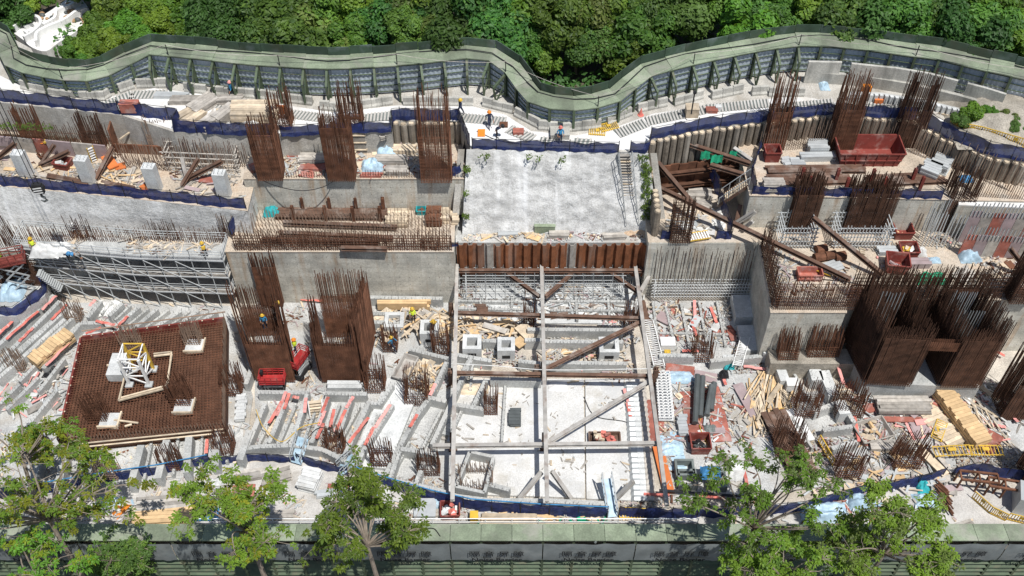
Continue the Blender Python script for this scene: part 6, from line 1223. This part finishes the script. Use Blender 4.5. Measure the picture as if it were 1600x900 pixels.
# ================================================================ workers
def worker(label, u, v, z, helmet, top, legs, pose='stand', rz=0., vest=None):
    base = P(u, v, z); B = {'pel':(0,0,.93,.13),'waist':(0,0,1.08,.125),'chest':(0,.01,1.3,.15),'neck':(0,.02,1.47,.06),'skull':(0,.03,1.58,.085),'crown':(0,.03,1.7,.07)}
    E_ = [('pel','waist'),('waist','chest'),('chest','neck'),('neck','skull'),('skull','crown')]
    sw = {'stand':.06,'walk':.3,'bend':.1,'crouch':.15}[pose]
    for s, sg in (('L',1),('R',-1)):
        f = sw*sg
        B.update({s+'hip':(.11*sg,0,.9,.095),s+'knee':(.12*sg,f*.7-.04,.5,.07),s+'ankle':(.12*sg,f+.05*(sg < 0),.09,.05),s+'toe':(.13*sg,f-.17,.04,.045),
                  s+'sh':(.2*sg,.01,1.41,.07),s+'elb':(.27*sg,-f*.7+.02,1.14,.05),s+'wri':(.26*sg,-f-.12,.93,.036),s+'palm':(.25*sg,-f-.16,.85,.04)})
        E_ += [('pel',s+'hip'),(s+'hip',s+'knee'),(s+'knee',s+'ankle'),(s+'ankle',s+'toe'),('chest',s+'sh'),(s+'sh',s+'elb'),(s+'elb',s+'wri'),(s+'wri',s+'palm')]
        for k in range(5):
            off = (-.03+.018*k)*sg if k < 4 else -.045*sg; zz = .78-.01*abs(k-1.5) if k < 4 else .83
            B['%sf%d' % (s,k)] = (.25*sg+off, -f-.19, zz, .011); E_.append((s+'palm','%sf%d' % (s,k)))
    up = {'waist','chest','neck','skull','crown'} | {k for k in B if k[1:] in ('sh','elb','wri','palm') or (len(k) == 3 and k[1] == 'f')}
    def pz(k, c):
        x, y, zz, r = c
        if pose in ('bend','crouch') and k in up:
            a = .95; dy, dz = y, zz-.93; y, zz = dy*math.cos(a)-dz*math.sin(a), .93+dy*math.sin(a)+dz*math.cos(a)
        if pose == 'crouch':
            if k[1:] in ('knee',): y -= .25
            if k[1:] not in ('ankle','toe'): zz -= .32 if k[1:] != 'knee' else .08
        return (x, y, zz), r
    keys = list(B); me = bpy.data.meshes.new('person'); me.from_pydata([pz(k, B[k])[0] for k in keys], [(keys.index(a), keys.index(b)) for a, b in E_], [])
    ob = bpy.data.objects.new('tmp', me); COL.objects.link(ob); sk = ob.modifiers.new('s', 'SKIN'); sk.use_smooth_shade = True; ob.modifiers.new('d', 'SUBSURF').levels = 1
    for i, k in enumerate(keys): r = pz(k, B[k])[1]; me.skin_vertices[0].data[i].radius = (r, r); me.skin_vertices[0].data[i].use_root = (k == 'pel')
    dg = bpy.context.evaluated_depsgraph_get(); bm_ = bpy.data.meshes.new_from_object(ob.evaluated_get(dg)); bpy.data.objects.remove(ob)
    for mname in (legs, top, 'skin', 'black'): bm_.materials.append(MT[mname])
    pos = [pz(k, B[k])[0] for k in keys]; grp = [0 if k in ('pel',) or k[1:] in ('hip','knee','ankle') else 3 if k[1:] == 'toe' else 2 if k in ('neck','skull','crown') or k[1:] in ('wri','palm') or (k[1] == 'f' and len(k) == 3) else 1 for k in keys]
    for pl in bm_.polygons:
        c = pl.center; j = min(range(len(pos)), key=lambda q: (Vector(pos[q])-c).length_squared); pl.material_index = grp[j]
    bm_.name = 'person'; t = thing('person', label, 'person', base, 'site workers'); t.rotation_euler = (0,0,rz)
    o = bpy.data.objects.new('body', bm_); COL.objects.link(o); o.parent = t
    hd = Vector(pz('crown', B['crown'])[0]); d = (hd-Vector(pz('neck', B['neck'])[0])).normalized(); m = MB(); ctr = hd-d*.06
    m.ell((0,0,.04), .15, .17, .15, 10, 6); m.tube([(0,0,-.01),(0,0,.02)], .2, 12); M_ = d.to_track_quat('Z','Y').to_matrix(); m.v = [tuple(ctr+M_ @ Vector(q)) for q in m.v]
    o = bpy.data.objects.new('helmet', m.mesh('helmet', helmet, (0,0,0), True)); COL.objects.link(o); o.parent = t
    fc = ctr-d*.1; m = MB(); m.ell(tuple(fc+Vector((0,-.1,-.02))), .015, .025, .02, 6, 4)
    o = bpy.data.objects.new('nose', m.mesh('nose', 'skin')); COL.objects.link(o); o.parent = t
    if vest:
        c0, c1 = Vector(pz('waist', B['waist'])[0]), Vector(pz('chest', B['chest'])[0]); m = MB(); m.tube([c0-(c1-c0)*.3, c0, c1, c1+(c1-c0)*.55], [.185,.18,.215,.15], 12, False)
        o = bpy.data.objects.new('vest', m.mesh('vest', vest, (0,0,0), True)); COL.objects.link(o); o.parent = t
    return t
WK_ = [('person in dark clothes and orange helmet walking on the white road, middle of three',765,199,ROAD,'orange','navy_cloth','navy_cloth','walk',.3,None),('person in navy with yellow helmet walking beside the blue net corner',720,180,ROAD,'yellow','navy_cloth','navy_cloth','walk',-.9,None),('person in black bending on the white road, nearest of three',776,214,ROAD,'black','navy_cloth','black','bend',1.2,None),
 ('person in blue shirt and pink helmet at the road bend',875,223,ROAD,'red_plastic','blue_cloth','navy_cloth','stand',.2,None),('person in blue shirt by the storage road at the upper left',364,152,ROAD,'pink_tape','blue_cloth','black','walk',-.6,None),('person in orange on the left stub deck near the props',72,236,LD,'yellow','orange','black','bend',1.,'orange'),('person in grey shirt and yellow helmet at the podium corner',379,250,LD,'yellow','grey_cloth','black','stand',-1.2,None),
 ('person with white bag and yellow helmet on the scaffold top deck, right',322,401,6.25,'yellow','sack_white','black','stand',.6,'yellow'),('person in yellow vest on the maroon lift platform',57,394,6.05,'yellow','yellow','navy_cloth','stand',.2,'hivis'),('person in black with white helmet above the scaffold bench',122,372,5.45,'sack_white','navy_cloth','black','stand',.5,None),('person with blue helmet crouching on the scaffold, left of two',108,404,6.25,'blue_edge','navy_cloth','black','crouch',.8,None),('person with blue helmet crouching on the scaffold, right of two',128,405,6.25,'blue_edge','grey_cloth','black','crouch',-.8,None),
 ('person in brown yellow shirt inside the left big cage, upper',430,486,1.6,'yellow','yellow','navy_cloth','bend',1.2,None),('person in blue inside the left big cage, lower',415,512,1.4,'yellow','blue_cloth','navy_cloth','stand',.2,None),('person in green vest and orange helmet on the raised red lift',463,550,2.65,'orange','hivis','navy_cloth','stand',-1.4,'hivis'),('person in blue with yellow helmet walking past the white boxes',614,546,.6,'yellow','blue_cloth','navy_cloth','walk',1.2,None),('person in yellow vest standing on the timber heap',646,502,1.3,'yellow','hivis','black','stand',.1,'hivis'),('person in yellow bending over the timber heap',677,512,1.3,'yellow','yellow','black','bend',.3,'yellow')]
for a in WK_: worker(*a)
# ================================================================ vegetation
def leaf_quad(m, c, n, s, asp=.55):
    n = n.normalized(); U = n.cross(Vector((R(-1,1),R(-1,1),R(-1,1)))).normalized(); V = n.cross(U)
    a, b = U*s, V*(s*asp); m.add([c-a, c-b*1.0+n*s*.12, c+a, c+b+n*s*.12], [(0,1,2,3)])
def crown_mesh(name, seed, rad, hgt, nleaf, mts, size=(.13,.29), lobes=26):
    random.seed(seed); L_ = []
    for i in range(lobes):
        while True:
            p = Vector((R(-1,1),R(-1,1),R(-.75,1)))
            if p.length < 1: break
        L_.append((Vector((p.x*rad*.78, p.y*rad*.78, hgt*.5+p.z*hgt*.42)), rad*R(.2,.4)))
    m = MB()
    for i in range(nleaf):
        c, r = random.choice(L_); d = Vector((random.gauss(0,1), random.gauss(0,1), random.gauss(.25,1))).normalized(); q = c+d*r*(R(.72,1.06) if random.random() < .85 else R(.3,.9))
        m.cm = 0 if random.random() < .8 else 1; leaf_quad(m, q, (d+Vector((jit(.7),jit(.7),jit(.7)+.35))), R(*size))
    return m.mesh(name, mts)
def trunk_mesh(name, seed, rad, hgt, base, r=.22):
    random.seed(seed+50); m = MB(); pts = [Vector((0,0,-base-.3)), Vector((jit(.2),jit(.2),-base*.5)), Vector((jit(.3),jit(.3),0)), Vector((jit(.4),jit(.4),hgt*.45))]; m.tube(pts, [r*1.4,r,r*.8,r*.4], 7)
    for k in range(6): a = 2*PI*k/6+jit(.4); e = Vector((math.cos(a)*rad*.6, math.sin(a)*rad*.6, hgt*R(.4,.8))); m.tube([pts[2]+Vector((0,0,jit(.4))), pts[2].lerp(e,.5)+Vector((0,0,-.2)), e], [r*.5,r*.35,r*.12], 5)
    return m.mesh(name, 'bark')
VAR = []
for i, (rad, hgt, nl, ms) in enumerate(((3.3,5.2,15000,['leaf_mid','leaf_dark']),(3.8,5.8,16000,['leaf_dark','leaf_mid']),(3.0,4.6,14000,['leaf_lime','leaf_mid']),(3.5,5.0,14000,['leaf_olive','leaf_mid']),(2.6,4.2,12000,['leaf_mid','leaf_lime']),(4.2,5.6,18000,['leaf_dark','leaf_dark']))):
    VAR.append((rad, hgt, crown_mesh('crown', 11+i, rad, hgt, nl, ms), trunk_mesh('trunk', 11+i, rad, hgt, 4)))
def far_tree(u, v, z, var, label, sc_=1., group='trees along the far edge', cat='tree', name='forest_tree'):
    rad, hgt, cm_, tm = VAR[var]; p = P(u, v, z); base = p-Vector((0,0,hgt*.5*sc_)); t = thing(name, label, cat, Vector((base.x, base.y, base.z-4*sc_)), group)
    for nm, me in (('crown', cm_), ('trunk', tm)):
        o = bpy.data.objects.new(nm, me); COL.objects.link(o); o.parent = t; o.location = (0,0,4*sc_); o.scale = (sc_,)*3; o.rotation_euler = (0,0,R(0,6.28))
    return t
random.seed(5)
TR = [(350,46,15,5),(405,52,15,1),(455,58,15.5,0),(505,48,15.5,3),(548,58,15.5,4),(590,44,15.5,1),(635,48,16,0),(680,40,16,3),(722,46,15.5,5),(775,44,15.5,1),(815,66,14,0),(850,82,13.5,4),(905,62,14,1),(955,62,14,3),(1000,56,14,0),(985,82,13,4),(1170,38,15.5,2),(1215,30,15.5,0),(1262,34,15.5,4),(1305,28,16,1),(1350,42,15.5,5),(1395,34,16,0),(1440,42,15.5,1),(1490,54,15.5,5),(1540,52,15.5,0),(1585,64,15.5,2),(1630,62,15,1),
 (-8,4,13,5),(340,0,16,0),(395,8,16,2),(445,4,16,4),(500,2,17,0),(555,6,17,2),(610,0,17,3),(660,2,17,4),(715,4,17,1),(765,2,17,2),(815,20,16,2),(865,28,16,0),(915,14,16,3),(960,18,16,4),(1005,12,16,1),(1045,-2,16,5),(1140,-2,16,0),(1185,-6,17,1),(1235,-8,17,2),(1285,-10,17,3),(1335,-4,17,4),(1385,-12,17,0),(1435,-4,17,2),(1485,6,17,4),(1535,4,17,2),(1580,14,17,3),(1628,10,16,0),(310,18,13.5,4),(380,-34,17,1),(470,-38,17,3),(560,-40,18,5),(650,-40,18,0),(740,-42,18,1),(830,-36,17,3),(920,-38,18,5),(1010,-36,17,0),(1100,-40,16,1),(1200,-48,18,5),(1300,-50,18,0),(1400,-52,18,1),(1500,-46,18,3),(1600,-40,18,5),(250,-30,15,0),(160,-40,15,1)]
KN = ['leafy mid green tree','broad dark green tree','bright lime green tree','dusty olive green tree','small fresh green tree','very dark spreading tree']
order = sorted(range(len(TR)), key=lambda i: TR[i][0])
cnt = {}
for i in order:
    u, v, z, k = TR[i]; row = 'front' if v > 24 and u > 320 else 'back'; c = cnt.setdefault((row, k), 0); cnt[(row, k)] += 1
    far_tree(u, v, z, k, '%s, %s forest row, %s such from the left' % (KN[k], row, nth(c)), R(.72,1.22))
# low mound of bushes at the upper left
for i, (u, v, z, s) in enumerate(((112,78,12.5,.5),(140,78,12.6,.6),(178,70,12.8,.66),(150,48,12.8,.75),(200,46,13,.75),(222,62,13,.55),(175,22,13,.8),(225,18,13,.8),(250,36,13,.6),(130,96,12.4,.4),(300,45,13,.55),(46,4,12.2,.42),(70,-6,12.2,.42),(268,-6,13.5,.7),(205,-8,13.5,.8))):
    far_tree(u, v, z, 2 if i % 3 else 4, 'low bright green bush on the upper left mound, %s from the left' % nth(sorted((112,140,178,150,200,222,175,225,250,130,300,46,70,268,205)).index(u)), s, 'bushes of the upper left mound', 'bush', 'bush')
for i, (u, v, s) in enumerate(((1520,178,.42),(1545,176,.3),(1570,186,.28),(1500,186,.26),(1590,196,.25))):
    far_tree(u, v, ROAD+.9, 2 if i < 2 else 3, 'green bush on the sand mound at the upper right, %s' % ('largest one','second behind it','small one towards the edge','small one at the left','small one at the picture edge')[i], s, 'bushes on the sand mound', 'bush', 'bush')
far_tree(976, 172, ROAD+.5, 4, 'small green bush on the concrete blocks at the barrier bend', .17, None, 'bush', 'bush')
m = MB(); rows = []; c0 = P(1560,205,ROAD)
for j in range(15): rows.append([Vector((c0.x-4.2+i*.8, c0.y-2.4+j*.5, ROAD-.02+max(0, 1.5*(1-((i-7)/7)**2)*(1-((j-8)/8)**2)*(1+.4*noise.noise(Vector((i*.6,j*.6,2))))))) for i in range(16)])
m.sheet(rows); struct(m, 'sand_mound', 'bank_earth', 'sandy mound at the upper right', True)
# weeds at the slope edges
m = MB(); random.seed(3)
for u, v, z, n, w_ in [(756,242,12.9,26,.5),(828,243,12.9,16,.3),(842,244,12.9,18,.3),(879,247,12.7,24,.3),(730,262,11.6,60,.3),(728,335,7.6,60,.3),(730,300,9.5,30,.3),(1005,244,12.7,60,.5),(25,195,12.9,120,1.6),(60,197,12.9,60,1.2)]+[(1008+(k % 2)*4,256+k*8,12-k*.5,70,.35) for k in range(11)]:
    p = P(u, v, z)
    for k in range(n): q = p+Vector((jit(w_),jit(.25)-.2,jit(.25))); leaf_quad(m, q, Vector((jit(1),-.6+jit(1),R(0,1))), R(.08,.2), .35)
o = m.build('weeds', 'grass'); tag(o, 'green weeds growing on the slope edges', None, None, 'stuff')
# undergrowth between the trees
m = MB(); random.seed(9)
for k in range(26000):
    x, y = R(-58,58), R(75,97); z = 10+noise.noise(Vector((x*.2,y*.2,0)))*.9+.7*fbm(x, y)
    if noise.noise(Vector((x*.25,y*.25,7))) < -.15: continue
    u_ = 800+F_PX*x/(y*_c-(z-CAM_H)*_s)
    if u_ < 90: continue
    leaf_quad(m, Vector((x,y,z+R(.1,1.3))), Vector((jit(.7),-.3+jit(.7),1)), R(.15,.4))
o = m.build('undergrowth', 'leaf_dark'); tag(o, 'dark undergrowth on the forest floor', None, None, 'stuff')
# white rock basin in the upper left corner
t = thing('rock_basin', 'white concrete rock garden basins with brown boulders, upper left corner', 'rock garden', P(80,40,11.2)); zb = 11.2
oc = smooth_line(PL([(22,52),(40,36),(70,22),(100,2),(120,-8),(140,16),(140,30),(118,50),(92,66),(72,80),(50,74),(36,62)], zb), 3)
m = MB(); m.prism([(p.x,p.y) for p in oc], zb-2, zb); m.build('slab', 'road_white', t)
for lab, pts, h in (('a', [(24,50),(34,40),(50,32),(64,36),(66,46),(54,58),(40,66)], .7), ('b', [(60,74),(62,60),(80,50),(104,40),(124,26),(140,22)], .8), ('c', [(70,46),(88,36),(92,24),(112,16),(126,6),(128,-4)], .7), ('d', [(40,46),(52,40),(58,46),(48,56),(40,52)], .4)):
    q = smooth_line(PL(pts, zb), 4); m = MB()
    for a, b in zip(q, q[1:]): m.beam(a+Vector((0,0,h/2)), b+Vector((0,0,h/2)), .3, h)
    m.build('rim_wall', 'white_paint', t)
random.seed(21)
for c, n, sp in (((76,27),9,.8),((122,33),16,1.1),((110,14),8,1.0),((100,18),4,.5)):
    for k in range(n):
        q = P(*c, zb)+Vector((jit(sp)*1.3, jit(sp)*.7, .1)); m = MB(); r = R(.18,.42); m.ell((0,0,0), r, r*R(.7,1), r*R(.6,.8), 7, 5); m.v = [tuple(Vector(p)*(1+.25*noise.noise(Vector(p)*3+Vector((k,0,0))))+q) for p in m.v]; m.build('boulder', 'rock_brown' if k % 4 else 'dark_pipe', t, True)
m = MB(); q = PL([(0,46),(24,34),(34,38),(20,52),(0,56)], 11); m.prism([(p.x,p.y) for p in q], 9, 10.9); struct(m, 'path', 'bank_earth', 'grey earth path beside the rock basin')
for lab, c, r in (('pale stone ring wall behind the upper left barrier, left of two', (272,48), 1.25), ('pale stone ring wall behind the upper left barrier, right of two', (358,58), 1.3)):
    q = P(*c, 12.2); m = MB(); pr = [q+Vector((math.cos(a/10*PI*1.2-.3)*r, math.sin(a/10*PI*1.2-.3)*r, 0)) for a in range(11)]
    for a, b in zip(pr, pr[1:]): m.beam(a, b, .25, 1.6)
    one(m, 'ring_wall', 'old_block', lab, 'wall', 'stone ring walls')
m = MB(); q = smooth_line(PL([(334,-4),(336,16),(336,30),(328,46),(326,58)], 11.2), 4); nn = normals(q); m.prism([(p.x+n.x*.45, p.y+n.y*.45) for p, n in zip(q, nn)]+[(p.x-n.x*.45, p.y-n.y*.45) for p, n in zip(q[::-1], nn[::-1])], 9, 11.25); struct(m, 'path', 'old_block', 'narrow stone path running up into the forest')
# ---------------- near trees: limbs, twigs and leaf rosettes
def near_tree(label, u, v, z, rx, ry, rz, tips, seed, mts, gold=.12, root=None, leaf=(.16,.27), name='street_tree', clumps=14, cs=.3, nlimb=11):
    random.seed(seed); C = P(u, v, z); rt = Vector(root) if root else Vector((C.x, min(C.y, 35.6), -9)); t = thing(name, label, 'tree', rt, 'trees in front of the near barrier'); w = MB(); lf = MB()
    fork = Vector((C.x*.85+rt.x*.15, C.y*.8+rt.y*.2, C.z-rz*.9)); w.tube([rt, rt.lerp(fork,.5)+Vector((jit(.5),jit(.3),0)), fork], [.3,.22,.13], 8); CL_ = []
    for k in range(clumps):                     # each bough ends in a ragged clump of its own
        while True:
            p = Vector((R(-1,1),R(-1,1),R(-1,1)))
            if .3 < p.length < 1.05: break
        e = C+Vector((p.x*rx, p.y*ry, p.z*rz)); s = R(.55,1.35)*cs; mid = fork.lerp(e,.55)+Vector((jit(.7),jit(.6),R(.1,.8))); pts = smooth_line([fork, mid, e], 5)
        w.tube(pts, [.065*(1-i/len(pts))+.018 for i in range(len(pts))], 5); CL_.append((e, s, pts[3:], R(.5,1.5), random.random()))
    tot = sum(c[3] for c in CL_)
    for e, s, nodes, wt, gd in CL_:
        for k in range(int(tips*wt/tot)):
            q = e+Vector((random.gauss(0,s*rx*.62), random.gauss(0,s*ry*.75), random.gauss(0,s*rz*.5))); nd = min(nodes, key=lambda n: (n-q).length_squared); w.tube([nd, nd.lerp(q,.5)+Vector((jit(.2),jit(.2),.15)), q], [.03,.02,.012], 3, False)
            for rr in range(random.choice((1,2,2,3))):
                q2 = q+Vector((jit(.35),jit(.35),jit(.2))) if rr else q; lf.cm = 1 if random.random() < gold*(.4+1.4*gd) else 0; nl = random.randint(8,15); sz = R(.75,1.25)
                for f in range(nl):
                    a = 2*PI*f/nl+jit(.4); el = R(-.6,.7); d = Vector((math.cos(a)*math.cos(el), math.sin(a)*math.cos(el), math.sin(el))); ln = R(*leaf)*sz; side = d.cross(Vector((jit(.4),jit(.4),1))).normalized()*ln*.27; tip = q2+d*ln*1.5+Vector((0,0,-ln*R(.1,.6))); mid = q2+d*ln*.85+Vector((0,0,.04))
                    lf.add([q2+d*ln*.2, mid-side, tip, mid+side], [(0,1,2,3)])
    w.build('trunk', 'bark', t); lf.build('crown', mts, t); return t
near_tree('sprawling sparse tree with yellow green tips filling the lower left corner', 45, 760, 8.5, 8.0, 4.0, 4.5, 290, 1, ['leaf_near','leaf_gold'], .35, (-32,34.5,-9), clumps=40, cs=.14)
near_tree('second sparse tree at the left edge, its branches crossing the mat edge', 30, 670, 7, 4.6, 2.6, 2.6, 90, 2, ['leaf_near','leaf_gold'], .5, (-37,35.5,-9), clumps=12, cs=.2)
near_tree('leafy tree left of the middle over the tan plywood', 372, 795, 8.5, 4.2, 3.4, 3.2, 330, 3, ['leaf_near','leaf_gold'], .16, (-17.5,33.6,-9), clumps=20, cs=.19)
near_tree('dense leafy tree in front of the walkway, left of the letters', 562, 820, 8.5, 3.9, 3.1, 3.2, 430, 4, ['leaf_near','leaf_mid'], .4, (-8.6,33.2,-9), clumps=20, cs=.22)
near_tree('dense dark round bush against the near barrier at the left', 186, 872, 0, 2.4, 1.4, 2.4, 480, 5, ['leaf_dark','leaf_mid'], .3, (-26.5,34.6,-9), (.13,.22), clumps=16, cs=.34)
near_tree('tall sparse tree with bare twigs over the brown beams at the lower right', 1190, 775, 9, 5.2, 3.6, 4.6, 250, 6, ['leaf_near','leaf_olive'], .35, (17.5,34.4,-9), clumps=30, cs=.15)
near_tree('wide dense tree in front of the walkway at the lower right', 1400, 835, 8, 4.7, 2.9, 3.2, 470, 7, ['leaf_near','leaf_olive'], .4, (25.5,33.4,-9), clumps=26, cs=.2)
near_tree('leafy tree at the bottom edge between the two lower right trees', 1235, 885, 6, 3.8, 2.4, 2.6, 230, 8, ['leaf_near','leaf_mid'], .3, (19.5,32.5,-9), clumps=13, cs=.24)
near_tree('leafy low tree in the bottom left corner', 40, 885, 4, 4.8, 2.4, 2.6, 130, 10, ['leaf_near','leaf_gold'], .25, (-33,32.8,-9), clumps=14, cs=.22)
